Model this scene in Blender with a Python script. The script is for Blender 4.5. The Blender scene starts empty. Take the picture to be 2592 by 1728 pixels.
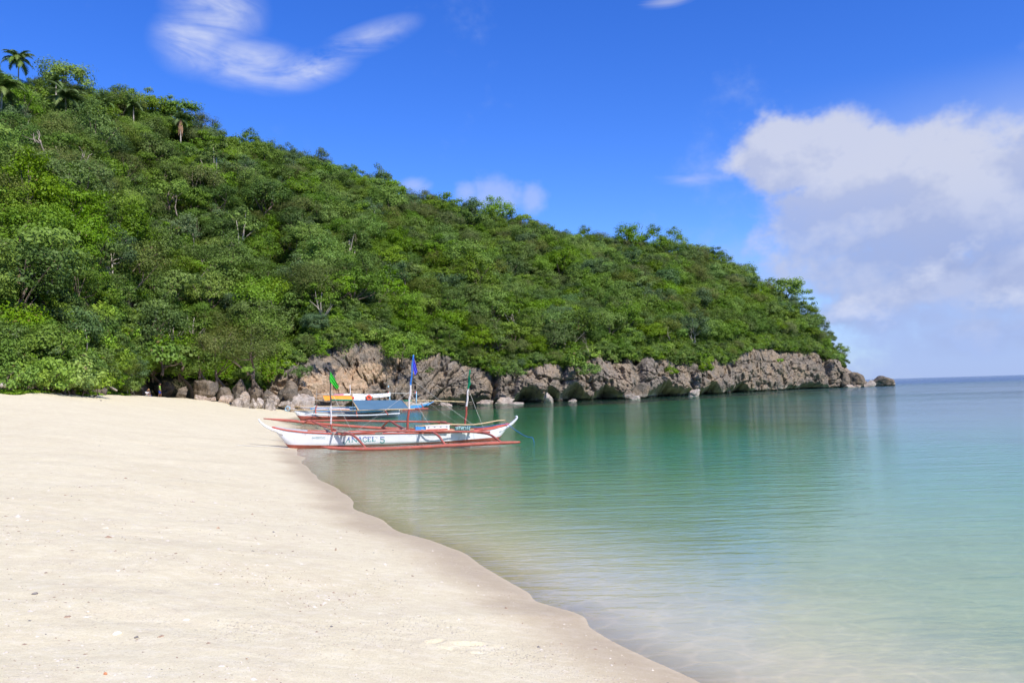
import bpy, bmesh, math, random
import numpy as np
from mathutils import Vector, Matrix

R = math.radians
SC = bpy.context.scene
COL = SC.collection
rng = np.random.default_rng(7)
random.seed(7)

# ------------------------------------------------------------------ camera
CAM_H = 2.3
FOC = 2092.0                      # focal length in pixels of the 2592 px wide photograph
PITCH = math.atan(122 / FOC)
ROLL = R(1.69)
_f = Vector((0, math.cos(PITCH), math.sin(PITCH)))
_u0 = Vector((0, -math.sin(PITCH), math.cos(PITCH)))
_r0 = Vector((1, 0, 0))
_up = _u0 * math.cos(ROLL) + _r0 * math.sin(ROLL)
_rt = _r0 * math.cos(ROLL) - _u0 * math.sin(ROLL)
cam_d = bpy.data.cameras.new('camera')
cam_d.sensor_width = 36
cam_d.lens = FOC / 2592 * 36
cam_d.clip_start = 0.1
cam_d.clip_end = 60000
cam = bpy.data.objects.new('camera', cam_d)
cam.matrix_world = Matrix(((_rt.x, _up.x, -_f.x, 0), (_rt.y, _up.y, -_f.y, 0), (_rt.z, _up.z, -_f.z, CAM_H), (0, 0, 0, 1)))
COL.objects.link(cam)
SC.camera = cam


def ray(px, py):
    return _f + _rt * ((px - 1296) / FOC) + _up * ((864 - py) / FOC)


def P(px, py, Y):
    """world point on the sight line of a photograph pixel at depth Y"""
    d = ray(px, py)
    t = Y / d.y
    return Vector((d.x * t, Y, CAM_H + d.z * t))


def G(px, py, z=0.0):
    """world point where that sight line meets height z"""
    d = ray(px, py)
    t = (z - CAM_H) / d.z
    return Vector((d.x * t, d.y * t, z))


def horizon_y(px):
    return 986 - (px - 1296) * math.tan(ROLL)


def kx(px):
    d = ray(px, horizon_y(px))
    return d.x / d.y


# ------------------------------------------------------------------ node helper
class S:
    """a socket or a number with arithmetic that adds Math nodes"""
    def __init__(self, nt, s):
        self.nt, self.s = nt, s

    def _m(self, op, *a, clamp=False):
        n = self.nt.nodes.new('ShaderNodeMath'); n.operation = op; n.use_clamp = clamp
        for i, v in enumerate((self,) + a):
            if isinstance(v, S): self.nt.links.new(v.s, n.inputs[i])
            else: n.inputs[i].default_value = v
        return S(self.nt, n.outputs[0])
    def __add__(s, o): return s._m('ADD', o)
    def __radd__(s, o): return s._m('ADD', o)
    def __sub__(s, o): return s._m('SUBTRACT', o)
    def __rsub__(s, o): return (s * -1.0) + o
    def __mul__(s, o): return s._m('MULTIPLY', o)
    def __rmul__(s, o): return s._m('MULTIPLY', o)
    def __truediv__(s, o): return s._m('DIVIDE', o)
    def max(s, o): return s._m('MAXIMUM', o)
    def min(s, o): return s._m('MINIMUM', o)
    def pow(s, o): return s._m('POWER', o)
    def sqrt(s): return s._m('SQRT')
    def abs(s): return s._m('ABSOLUTE')
    def sin(s): return s._m('SINE')
    def exp(s): return s._m('EXPONENT')
    def step(s, lo, hi):
        n = s.nt.nodes.new('ShaderNodeMapRange'); n.interpolation_type = 'SMOOTHSTEP'
        s.nt.links.new(s.s, n.inputs[0])
        for i, v in ((1, lo), (2, hi)):
            n.inputs[i].default_value = v
        n.inputs[3].default_value = 0; n.inputs[4].default_value = 1
        return S(s.nt, n.outputs[0])
    def mapr(s, a, b, c, d):
        n = s.nt.nodes.new('ShaderNodeMapRange')
        s.nt.links.new(s.s, n.inputs[0])
        for i, v in zip((1, 2, 3, 4), (a, b, c, d)): n.inputs[i].default_value = v
        return S(s.nt, n.outputs[0])


class NT:
    def __init__(self, tree):
        self.t = tree; tree.nodes.clear()
    def new(self, typ, **kw):
        n = self.t.nodes.new(typ)
        for k, v in kw.items(): setattr(n, k, v)
        return n
    def link(self, a, b):
        self.t.links.new(a.s if isinstance(a, S) else a, b)
    def put(self, sock, v):
        if isinstance(v, S): self.t.links.new(v.s, sock)
        elif isinstance(v, bpy.types.NodeSocket): self.t.links.new(v, sock)
        elif isinstance(v, (tuple, list)) and len(v) == 3 and sock.type == 'RGBA': sock.default_value = (*v, 1)
        else: sock.default_value = v
    def noise(self, vec, scale, detail=3.0, rough=0.5, dist=0.0, color=False, dim='3D'):
        n = self.new('ShaderNodeTexNoise'); n.noise_dimensions = dim
        if vec is not None: self.put(n.inputs['Vector'], vec)
        n.inputs['Scale'].default_value = scale; n.inputs['Detail'].default_value = detail
        n.inputs['Roughness'].default_value = rough; n.inputs['Distortion'].default_value = dist
        return n.outputs[1] if color else S(self.t, n.outputs[0])
    def voronoi(self, vec, scale, feature='F1', rand=1.0, out='Distance'):
        n = self.new('ShaderNodeTexVoronoi'); n.feature = feature
        self.put(n.inputs['Vector'], vec); n.inputs['Scale'].default_value = scale
        n.inputs['Randomness'].default_value = rand
        return S(self.t, n.outputs[out])
    def mapping(self, vec, loc=(0, 0, 0), rot=(0, 0, 0), sc=(1, 1, 1)):
        n = self.new('ShaderNodeMapping')
        self.put(n.inputs[0], vec)
        n.inputs[1].default_value = loc; n.inputs[2].default_value = rot; n.inputs[3].default_value = sc
        return n.outputs[0]
    def xyz(self, vec):
        n = self.new('ShaderNodeSeparateXYZ'); self.put(n.inputs[0], vec)
        return [S(self.t, o) for o in n.outputs]
    def vec(self, x, y, z):
        n = self.new('ShaderNodeCombineXYZ')
        for i, v in enumerate((x, y, z)): self.put(n.inputs[i], v)
        return n.outputs[0]
    def mix(self, fac, a, b, blend='MIX'):
        n = self.new('ShaderNodeMix'); n.data_type = 'RGBA'; n.blend_type = blend; n.clamp_factor = True
        self.put(n.inputs[0], fac); self.put(n.inputs[6], a); self.put(n.inputs[7], b)
        return n.outputs[2]
    def bump(self, h, strength=0.5, dist=0.1, normal=None):
        n = self.new('ShaderNodeBump'); self.put(n.inputs['Height'], h)
        n.inputs['Strength'].default_value = strength; n.inputs['Distance'].default_value = dist
        if normal is not None: self.put(n.inputs['Normal'], normal)
        return n.outputs[0]
    def pos(self):
        return self.new('ShaderNodeNewGeometry').outputs['Position']
    def objco(self):
        return self.new('ShaderNodeTexCoord').outputs['Object']
    def objrand(self):
        return S(self.t, self.new('ShaderNodeObjectInfo').outputs['Random'])
    def attr(self, name):
        n = self.new('ShaderNodeAttribute'); n.attribute_name = name
        return S(self.t, n.outputs['Fac'])
    def pbsdf(self, color, rough=0.6, spec=0.3, normal=None, metal=0.0):
        n = self.new('ShaderNodeBsdfPrincipled')
        self.put(n.inputs['Base Color'], color); self.put(n.inputs['Roughness'], rough)
        self.put(n.inputs['Specular IOR Level'], spec); n.inputs['Metallic'].default_value = metal
        if normal is not None: self.put(n.inputs['Normal'], normal)
        return n.outputs[0]
    def mixsh(self, fac, a, b):
        n = self.new('ShaderNodeMixShader'); self.put(n.inputs[0], fac)
        self.t.links.new(a, n.inputs[1]); self.t.links.new(b, n.inputs[2])
        return n.outputs[0]
    def out(self, surf=None, vol=None):
        n = self.new('ShaderNodeOutputMaterial')
        if surf is not None: self.t.links.new(surf, n.inputs[0])
        if vol is not None: self.t.links.new(vol, n.inputs[1])


def material(name):
    m = bpy.data.materials.new(name); m.use_nodes = True
    return m, NT(m.node_tree)


# ------------------------------------------------------------------ sun, sky, exposure
SUN_EL = R(46)
SUN_AZ = math.atan2(0.64, -0.77)            # measured from +Y (view direction) towards +X
SUN_DIR = Vector((math.sin(SUN_AZ) * math.cos(SUN_EL), math.cos(SUN_AZ) * math.cos(SUN_EL), math.sin(SUN_EL)))
sun_d = bpy.data.lights.new('sun', 'SUN')
sun_d.energy = 4.6
sun_d.angle = R(0.5)
sun_d.color = (1.0, 0.95, 0.87)
sun = bpy.data.objects.new('sun', sun_d)
sun.rotation_euler = SUN_DIR.to_track_quat('Z', 'Y').to_euler()
sun.location = (40, -40, 80)
COL.objects.link(sun)

SC.view_settings.view_transform = 'Standard'
SC.view_settings.look = 'None'
SC.view_settings.gamma = 1.0
SC.view_settings.use_curve_mapping = False
SC.view_settings.exposure = 0.30

world = bpy.data.worlds.new('World'); SC.world = world; world.use_nodes = True
W = NT(world.node_tree)


def azel(px, py):
    d = ray(px, py).normalized()
    return math.atan2(d.x, d.y), math.asin(d.z)


def build_world():
    sky = W.new('ShaderNodeTexSky'); sky.sky_type = 'NISHITA'; sky.sun_disc = False
    sky.sun_elevation = SUN_EL; sky.sun_rotation = SUN_AZ
    sky.air_density = 1.0; sky.dust_density = 0.3; sky.ozone_density = 3.0; sky.altitude = 0
    hs = W.new('ShaderNodeHueSaturation'); hs.inputs['Saturation'].default_value = 1.32
    hs.inputs['Value'].default_value = 1.0; hs.inputs['Hue'].default_value = 0.513
    W.link(sky.outputs[0], hs.inputs['Color'])
    base = W.mix(1.0, hs.outputs[0], SKY_TINT, 'MULTIPLY')
    d = W.new('ShaderNodeTexCoord').outputs['Generated']
    x, y, z = W.xyz(d)
    az = x._m('ARCTAN2', y); el = z._m('ARCSINE')
    # cloud domain: stretched direction space, warped
    co = W.vec(az, el * 1.25, 0.0)
    n_big = W.noise(co, 5.0, 4, 0.56, dim='2D')
    n_mid = W.noise(co, 15.0, 4, 0.62, dim='2D')
    n_fine = W.noise(W.vec(az + 0.3, el * 1.6, 3.0), 46.0, 2, 0.6, dim='2D')
    off = W.vec(az + 0.028, el * 1.25 + 0.040, 0.0)
    n_big_o = W.noise(off, 5.0, 3, 0.56, dim='2D')
    n_mid_o = W.noise(off, 15.0, 3, 0.62, dim='2D')

    ae = W.vec(az, el, 0.0)

    def blob(px, py, rx, ry, ang=0.0):
        """normalised distance from the centre of an ellipse in azimuth and elevation (1 on its rim)"""
        a0, e0 = azel(px, py)
        a1 = azel(px + rx, py)[0] - a0; e1 = azel(px, py - ry)[1] - e0
        n = W.new('ShaderNodeVectorMath', operation='LENGTH')
        if ang == 0.0:
            m = W.new('ShaderNodeVectorMath', operation='MULTIPLY_ADD'); W.put(m.inputs[0], ae)
            m.inputs[1].default_value = (1 / a1, 1 / e1, 0); m.inputs[2].default_value = (-a0 / a1, -e0 / e1, 0)
            W.link(m.outputs[0], n.inputs[0])
        else:
            m = W.new('ShaderNodeMapping', vector_type='TEXTURE'); W.put(m.inputs[0], ae)
            m.inputs[1].default_value = (a0, e0, 0); m.inputs[2].default_value = (0, 0, ang); m.inputs[3].default_value = (a1, e1, 1)
            W.link(m.outputs[0], n.inputs[0])
        return S(W.t, n.outputs['Value'])

    def union(bl):
        r = bl[0]
        for b in bl[1:]: r = r.min(b)
        return 1.0 - r                              # 1 at a centre, 0 on the rim
    # heavy cumulus over the sea
    cum = union([blob(1985, 405, 150, 125), blob(2140, 410, 195, 150), blob(2100, 560, 270, 150),
                 blob(2330, 520, 330, 250), blob(2620, 560, 420, 300), blob(2950, 480, 600, 330), blob(2260, 690, 330, 110)])
    rough = (n_big - 0.5) * 1.15 + (n_mid - 0.5) * 1.0
    rough_o = (n_big_o - 0.5) * 1.15 + (n_mid_o - 0.5) * 1.0
    cden = cum * 1.25 + rough
    m_cum = cden.step(-0.06, 0.52)
    # broad thin veil low over the sea on the same side
    a0 = azel(1480, 900)[0]
    side = az.step(a0 - 0.10, a0 + 0.46)
    low = 1.0 - el.step(0.10, 0.36)
    veil = (side * low * 1.3 + (n_big - 0.5) * 1.3 + (n_mid - 0.5) * 1.0).step(0.15, 1.25) * 0.92
    top_edge = az.step(azel(1800, 300)[0], azel(2700, 300)[0]) * (1.0 - el.step(azel(2200, 390)[1], azel(2300, 150)[1]))
    veil = veil.max(top_edge * 0.62 * n_big.mapr(0.3, 0.7, 0.65, 1.1))
    # greyer banks under the cumulus
    grey = union([blob(2430, 700, 330, 95, 0.1), blob(2140, 800, 360, 60, -0.05), blob(2560, 850, 360, 55), blob(2900, 720, 420, 120)])
    m_grey = (grey * 1.2 + (n_mid - 0.5) * 1.7 + (n_big - 0.5) * 1.2).step(0.0, 0.95) * 0.62
    # sunlit puffs low on the right
    puff = union([blob(2330, 700, 210, 60, 0.45), blob(2150, 790, 190, 60), blob(2560, 760, 130, 45), blob(2440, 640, 120, 50, 0.4)])
    m_puff = (puff * 1.1 + (n_mid - 0.5) * 2.2 + (n_fine - 0.5) * 0.8).step(0.25, 1.5)
    # cirrus, upper left
    cir_n = W.noise(W.mapping(W.vec(az, el, 0.0), rot=(0, 0, -0.5), sc=(5.5, 17.0, 1)), 1.5, 5, 0.60, 0.5, dim='2D')
    cir = union([blob(545, 20, 150, 150), blob(495, 110, 130, 110), blob(620, 160, 230, 85, -0.08), blob(770, 180, 160, 60, 0.25), blob(930, 100, 200, 60, 0.33) + 0.18])
    m_cir = (cir.max(0.0) * 1.35).min(1.0).pow(1.35) * (cir_n * 2.3 + n_fine * 0.35 - 0.72).max(0.0).min(1.0) * 0.80
    # small cloud behind the ridge
    sm = union([blob(1180, 490, 50, 40), blob(1260, 500, 115, 65), blob(1350, 500, 50, 60)])
    m_sm = (sm * 1.3 + (n_mid - 0.5) * 1.9).step(0.0, 1.1) * 0.42
    wisp = union([blob(1740, 455, 130, 26, -0.06), blob(1690, 5, 90, 20), blob(1050, 470, 60, 30)])
    m_w = (wisp + (cir_n - 0.5) * 1.6).step(0.1, 1.1) * 0.45
    # the rest of the sky all around: scattered fair weather cloud
    behind = 1.0 - az.step(-3.2, -0.75) * (1.0 - az.step(0.72, 1.2))
    band = (1.0 - el.step(0.25, 0.75)) * el.step(-0.02, 0.12)
    m_else = ((n_big - 0.5) * 2.6 + (n_mid - 0.5) * 1.0 + band * 0.25).step(0.30, 0.85) * behind * 0.75
    # colours (radiance is multiplied by the background strength)
    lit = (rough_o - rough).mapr(-0.22, 0.22, 1.0, 0.0)
    hi_ = el.step(azel(2100, 720)[1], azel(2100, 380)[1])
    shade = (lit * 0.65 + hi_ * 0.55)
    c_cum = W.mix(shade, CLOUD_DARK, CLOUD_LITE)
    col = W.mix(veil, base, CLOUD_VEIL)
    col = W.mix(m_cir, col, CLOUD_WHITE)
    col = W.mix(m_sm, col, CLOUD_LITE)
    col = W.mix(m_w, col, CLOUD_LITE)
    col = W.mix(m_else, col, CLOUD_LITE)
    col = W.mix(m_grey, col, W.mix(lit, CLOUD_DARK, CLOUD_VEIL))
    col = W.mix(m_cum * (hi_ * 0.30 + 0.62), col, c_cum)
    col = W.mix(m_puff * 0.55, col, CLOUD_WHITE)
    bg = W.new('ShaderNodeBackground'); bg.inputs[1].default_value = SKY_STRENGTH
    W.link(col, bg.inputs[0])
    o = W.new('ShaderNodeOutputWorld'); W.link(bg.outputs[0], o.inputs[0])


SKY_STRENGTH = 0.10
SKY_TINT = (1.02, 1.24, 1.74)
CLOUD_LITE = (5.2, 5.5, 6.7)
CLOUD_WHITE = (6.0, 6.4, 7.7)
CLOUD_DARK = (2.9, 3.5, 5.6)
CLOUD_VEIL = (3.2, 4.2, 7.1)
build_world()

world.cycles.sampling_method = 'MANUAL'; world.cycles.sample_map_resolution = 256
SC.render.engine = 'CYCLES'
cy = SC.cycles
cy.max_bounces = 5; cy.diffuse_bounces = 2; cy.glossy_bounces = 2; cy.transmission_bounces = 4
cy.transparent_max_bounces = 12; cy.volume_bounces = 0
cy.caustics_reflective = False; cy.caustics_refractive = False
cy.sample_clamp_indirect = 4.0; cy.use_adaptive_sampling = True; cy.adaptive_threshold = 0.02; cy.use_light_tree = False
try:
    cy.use_denoising = True; cy.denoiser = 'OPENIMAGEDENOISE'
except Exception:
    pass


# ------------------------------------------------------------------ numeric noise
_perm = rng.permutation(256)
_perm = np.concatenate([_perm, _perm, _perm])
_grad = rng.normal(size=(256, 3)); _grad /= np.linalg.norm(_grad, axis=1)[:, None]


def perlin(p):
    p = np.asarray(p, float)
    i = np.floor(p).astype(int); f = p - i
    i &= 255
    u = f * f * f * (f * (f * 6 - 15) + 10)
    r = 0
    for dx in (0, 1):
        wx = u[:, 0] if dx else 1 - u[:, 0]
        for dy in (0, 1):
            wy = u[:, 1] if dy else 1 - u[:, 1]
            for dz in (0, 1):
                wz = u[:, 2] if dz else 1 - u[:, 2]
                h = _perm[_perm[_perm[(i[:, 0] + dx) & 255] + ((i[:, 1] + dy) & 255)] + ((i[:, 2] + dz) & 255)]
                g = _grad[h]
                r = r + wx * wy * wz * (g[:, 0] * (f[:, 0] - dx) + g[:, 1] * (f[:, 1] - dy) + g[:, 2] * (f[:, 2] - dz))
    return r * 1.6


def fbm(p, octv=4, gain=0.5):
    p = np.asarray(p, float); a = 1.0; r = 0
    for k in range(octv):
        r = r + a * perlin(p * (2 ** k) + 17.3 * k); a *= gain
    return r


_joff = rng.random((256, 3))


def voro(p):
    """F1, F2 and a cell id of a 3D Voronoi pattern"""
    p = np.asarray(p, float)
    i = np.floor(p).astype(int)
    f1 = np.full(len(p), 9.0); f2 = np.full(len(p), 9.0); cid = np.zeros(len(p), int)
    for dx in (-1, 0, 1):
        for dy in (-1, 0, 1):
            for dz in (-1, 0, 1):
                c = i + (dx, dy, dz)
                h = _perm[_perm[_perm[c[:, 0] & 255] + (c[:, 1] & 255)] + (c[:, 2] & 255)]
                d = np.linalg.norm(c + _joff[h] - p, axis=1)
                m = d < f1
                f2 = np.where(m, f1, np.minimum(f2, d)); cid = np.where(m, h, cid); f1 = np.where(m, d, f1)
    return f1, f2, cid


def sstep(x, a, b):
    t = np.clip((x - a) / (b - a), 0, 1)
    return t * t * (3 - 2 * t)


# ------------------------------------------------------------------ object helper
def link(o):
    COL.objects.link(o); return o


def root_loc(o):
    while o.parent is not None: o = o.parent
    return o.location


def mesh_of(name, v, f, mats, smooth=False, fm=None):
    me = bpy.data.meshes.new(name)
    v = np.asarray(v, float)
    if isinstance(f, np.ndarray):
        n, k = f.shape
        me.vertices.add(len(v)); me.vertices.foreach_set('co', v.astype(np.float32).ravel())
        me.loops.add(n * k); me.loops.foreach_set('vertex_index', f.astype(np.int32).ravel())
        me.polygons.add(n); me.polygons.foreach_set('loop_start', np.arange(0, n * k, k, dtype=np.int32))
        me.update(calc_edges=True)
    else:
        me.from_pydata(v.tolist(), [], f)
    for m in (mats if isinstance(mats, (list, tuple)) else [mats]): me.materials.append(m)
    if fm is not None: me.polygons.foreach_set('material_index', np.asarray(fm, np.int32))
    if smooth: me.polygons.foreach_set('use_smooth', np.ones(len(me.polygons), bool))
    me.validate(); me.update()
    return me


def tag(o, label=None, cat=None, group=None, kind=None):
    for k, v in (('label', label), ('category', cat), ('group', group), ('kind', kind)):
        if v: o[k] = v
    return o


def empty(name, loc, label=None, cat=None, group=None):
    o = bpy.data.objects.new(name, None); o.location = loc; o.empty_display_size = 0.2
    link(o)
    return tag(o, label, cat, group)


def obj(name, v, f, mats, parent=None, smooth=False, base=None, fm=None):
    """a mesh object from world coordinates; a part keeps its thing's base as origin"""
    v = np.asarray(v, float)
    if parent is not None: b = np.array(root_loc(parent))
    else: b = np.array(base if base is not None else (0, 0, 0), float)
    o = bpy.data.objects.new(name, mesh_of(name, v - b, f, mats, smooth, fm))
    if parent is not None: o.parent = parent
    else: o.location = b
    return link(o)


def grid_faces(nu, nv, wrap=False):
    i = np.arange(nu - 1)[:, None]; j = np.arange(nv if wrap else nv - 1)[None, :]
    j2 = (j + 1) % nv
    a = i * nv + j; b = i * nv + j2; c = (i + 1) * nv + j2; d = (i + 1) * nv + j
    return np.stack([a, b, c, d], -1).reshape(-1, 4)


class MB:
    """collects pieces of ONE part"""
    def __init__(s): s.v = []; s.f = []
    def add(s, v, f):
        n = len(s.v); s.v += [tuple(map(float, p)) for p in v]; s.f += [tuple(int(i) + n for i in q) for q in f]; return s
    def tube(s, pts, rad, seg=8, flat=1.0, side=None):
        pts = [Vector(p) for p in pts]; n = len(pts)
        if not hasattr(rad, '__len__'): rad = [rad] * n
        v = []; prev = None
        for i, p in enumerate(pts):
            t = (pts[min(i + 1, n - 1)] - pts[max(i - 1, 0)]).normalized()
            ref = Vector(side) if side is not None else (Vector((0, 0, 1)) if abs(t.z) < 0.95 else Vector((1, 0, 0)))
            a = t.cross(ref).normalized(); b = a.cross(t).normalized()
            if prev is not None and side is None:
                a2 = (prev - t * prev.dot(t))
                if a2.length > 1e-4: a = a2.normalized(); b = a.cross(t).normalized()
            prev = a
            for k in range(seg):
                q = 2 * math.pi * k / seg
                v.append(p + (a * math.cos(q) * flat + b * math.sin(q)) * rad[i])
        f = [tuple(q) for q in grid_faces(n, seg, True)]
        f.append(tuple(range(seg))[::-1]); f.append(tuple(range((n - 1) * seg, n * seg)))
        return s.add(v, f)
    def box(s, c, size, ax=None):
        c = Vector(c); h = [x / 2 for x in size]
        ax = ax or (Vector((1, 0, 0)), Vector((0, 1, 0)), Vector((0, 0, 1)))
        v = [c + ax[0] * h[0] * i + ax[1] * h[1] * j + ax[2] * h[2] * k for i in (-1, 1) for j in (-1, 1) for k in (-1, 1)]
        return s.add(v, [(0, 1, 3, 2), (4, 6, 7, 5), (0, 4, 5, 1), (2, 3, 7, 6), (0, 2, 6, 4), (1, 5, 7, 3)])
    def build(s, name, mat, parent=None, smooth=False, base=None):
        return obj(name, s.v, s.f, mat, parent, smooth, base)


def curve(pts, n):
    """smooth (Catmull-Rom) resampling of a few control points"""
    p = [Vector(q) for q in pts]
    p = [p[0] * 2 - p[1]] + p + [p[-1] * 2 - p[-2]]
    m = len(p) - 3; out = []
    for k in range(n):
        t = k / (n - 1) * m; i = min(int(t), m - 1); t -= i
        a, b, c, d = p[i:i + 4]
        out.append(0.5 * ((2 * b) + (c - a) * t + (2 * a - 5 * b + 4 * c - d) * t * t + (3 * b - a - 3 * c + d) * t * t * t))
    return out


def simple_mat(name, col, rough=0.6, spec=0.3, var=0.12, scale=6.0, bump=0.0, bscale=30.0, dirt=None, dirt_amt=0.0):
    m, t = material(name)
    co = t.pos()
    n = t.noise(co, scale, 4, 0.6)
    c = t.mix(n.mapr(0.3, 0.7, 0, 1), tuple(x * (1 - var) for x in col), tuple(min(1, x * (1 + var)) for x in col))
    if dirt is not None:
        d = t.noise(co, scale * 2.3, 5, 0.65).step(0.62 - dirt_amt, 0.75 - dirt_amt)
        c = t.mix(d * 0.8, c, dirt)
    nm = None
    if bump: nm = t.bump(t.noise(co, bscale, 3), bump, 0.02)
    t.out(t.pbsdf(c, rough, spec, nm))
    return m

# ================================================================== GROUND: beach and sea bed
SHORE_PX = [(1747, 1713), (1610, 1650), (1495, 1591), (1466, 1556), (1350, 1523), (1322, 1495), (1238, 1441), (1168, 1404), (1097, 1378),
            (1000, 1334), (905, 1290), (860, 1245), (812, 1214), (783, 1192), (768, 1168), (752, 1142), (748, 1112), (765, 1077), (775, 1062), (790, 1052), (815, 1044)]
# column table of the headland: px, base depth, base height, row of the cliff top, ridge depth, row of the tree skyline, tree height there
HEAD = np.array([
    (-1600, 38, 3.6, 0, 130, 150, 6), (-900, 44, 3.5, 0, 150, 110, 6), (-400, 49, 3.4, 0, 170, 120, 6), (0, 54, 3.35, 0, 185, 182, 6),
    (110, 58, 3.3, 0, 190, 192, 6), (220, 66, 3.2, 0, 196, 222, 6), (330, 88, 2.95, 0, 200, 254, 6), (365, 100, 2.85, 0, 202, 260, 6), (440, 106, 2.6, 0, 206, 270, 6),
    (496, 109, 2.4, 0, 208, 296, 6), (617, 111, 2.0, 0, 214, 345, 5.5), (690, 110, 1.4, 0, 218, 360, 5.5), (760, 112, 0.8, 0, 222, 385, 5.5),
    (837, 117, 0.3, 0, 225, 416, 5.5), (915, 124, -0.4, 0, 227, 444, 5), (1014, 133, -1, 0, 230, 477, 5), (1102, 137, -1, 0, 232, 499, 5),
    (1212, 137, -1, 0, 234, 531, 5), (1322, 137, -1, 0, 236, 559, 5), (1433, 140, -1, 0, 240, 592, 5), (1543, 147, -1, 0, 243, 609, 5),
    (1653, 155, -1, 0, 248, 615, 5), (1763, 168, -1, 0, 252, 631, 5), (1818, 178, -1, 0, 254, 643, 5), (1873, 193, -1, 0, 257, 669, 5),
    (1961, 215, -1, 0, 260, 728, 5), (2017, 229, -1, 0, 262, 752, 5), (2039, 234, -1, 0, 263, 783, 4.5), (2083, 243, -1, 0, 264, 818, 4),
    (2127, 250, -1, 0, 265, 866, 3.2), (2137, 251, -1, 0, 265, 915, 2.4), (2150, 253, -1, 0, 265, 945, 0.5), (2180, 255, -1, 0, 264, 968, 0), (2205, 256, -1, 0, 262, 985, 0)], float)
TOP_PX = np.array([(600, 985), (690, 958), (740, 935), (790, 895), (850, 872), (950, 866), (1020, 882), (1100, 903), (1200, 922), (1255, 942), (1300, 944), (1360, 936),
                   (1420, 934), (1470, 918), (1520, 903), (1560, 910), (1640, 913), (1740, 918), (1840, 920), (1880, 895), (1930, 884), (2000, 888), (2060, 892),
                   (2100, 910), (2130, 922), (2145, 940), (2165, 955), (2190, 972), (2205, 985)], float)


def H(col, px):
    return np.interp(px, HEAD[:, 0], HEAD[:, col])


_kx_tab = np.array([(p, kx(p)) for p in range(-1700, 2700, 20)])


def KX(px):
    return np.interp(px, _kx_tab[:, 0], _kx_tab[:, 1])


def zat(px, py, Y):
    """heights on sight lines, vectorised"""
    a = (np.asarray(px, float) - 1296) / FOC; b = (864 - np.asarray(py, float)) / FOC
    dz = _f.z + _rt.z * a + _up.z * b; dy = _f.y + _rt.y * a + _up.y * b
    return CAM_H + dz / dy * Y


shore = [(40, -160), (17, -44), (9.5, -14), (5.4, -1.5), (3.2, 3.2)]
shore += [(G(*p).x, G(*p).y) for p in SHORE_PX]
sh = curve([(x, y, 0) for x, y in shore], 260)
shore = [(p.x, p.y) for p in sh]
for p in range(840, 2205, 25):
    shore.append((KX(p) * H(1, p), float(H(1, p))))
shore += [(140, 300), (60, 430), (-260, 520), (-700, 520), (-700, -160)]
SHORE = np.array(shore)


def shore_dist(x, y):
    """distance to the waterline, positive on land"""
    d = np.full(x.shape, 1e9); inside = np.zeros(x.shape, bool)
    n = len(SHORE)
    for i in range(n):
        ax, ay = SHORE[i]; bx, by = SHORE[(i + 1) % n]
        vx, vy = bx - ax, by - ay
        t = np.clip(((x - ax) * vx + (y - ay) * vy) / (vx * vx + vy * vy + 1e-12), 0, 1)
        d = np.minimum(d, (x - ax - t * vx) ** 2 + (y - ay - t * vy) ** 2)
        c = ((ay > y) != (by > y)) & (x < (bx - ax) * (y - ay) / (by - ay + 1e-12) + ax)
        inside ^= c
    return np.where(inside, np.sqrt(d), -np.sqrt(d))


FOOT = G(1152, 1575, 0.35)


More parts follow.
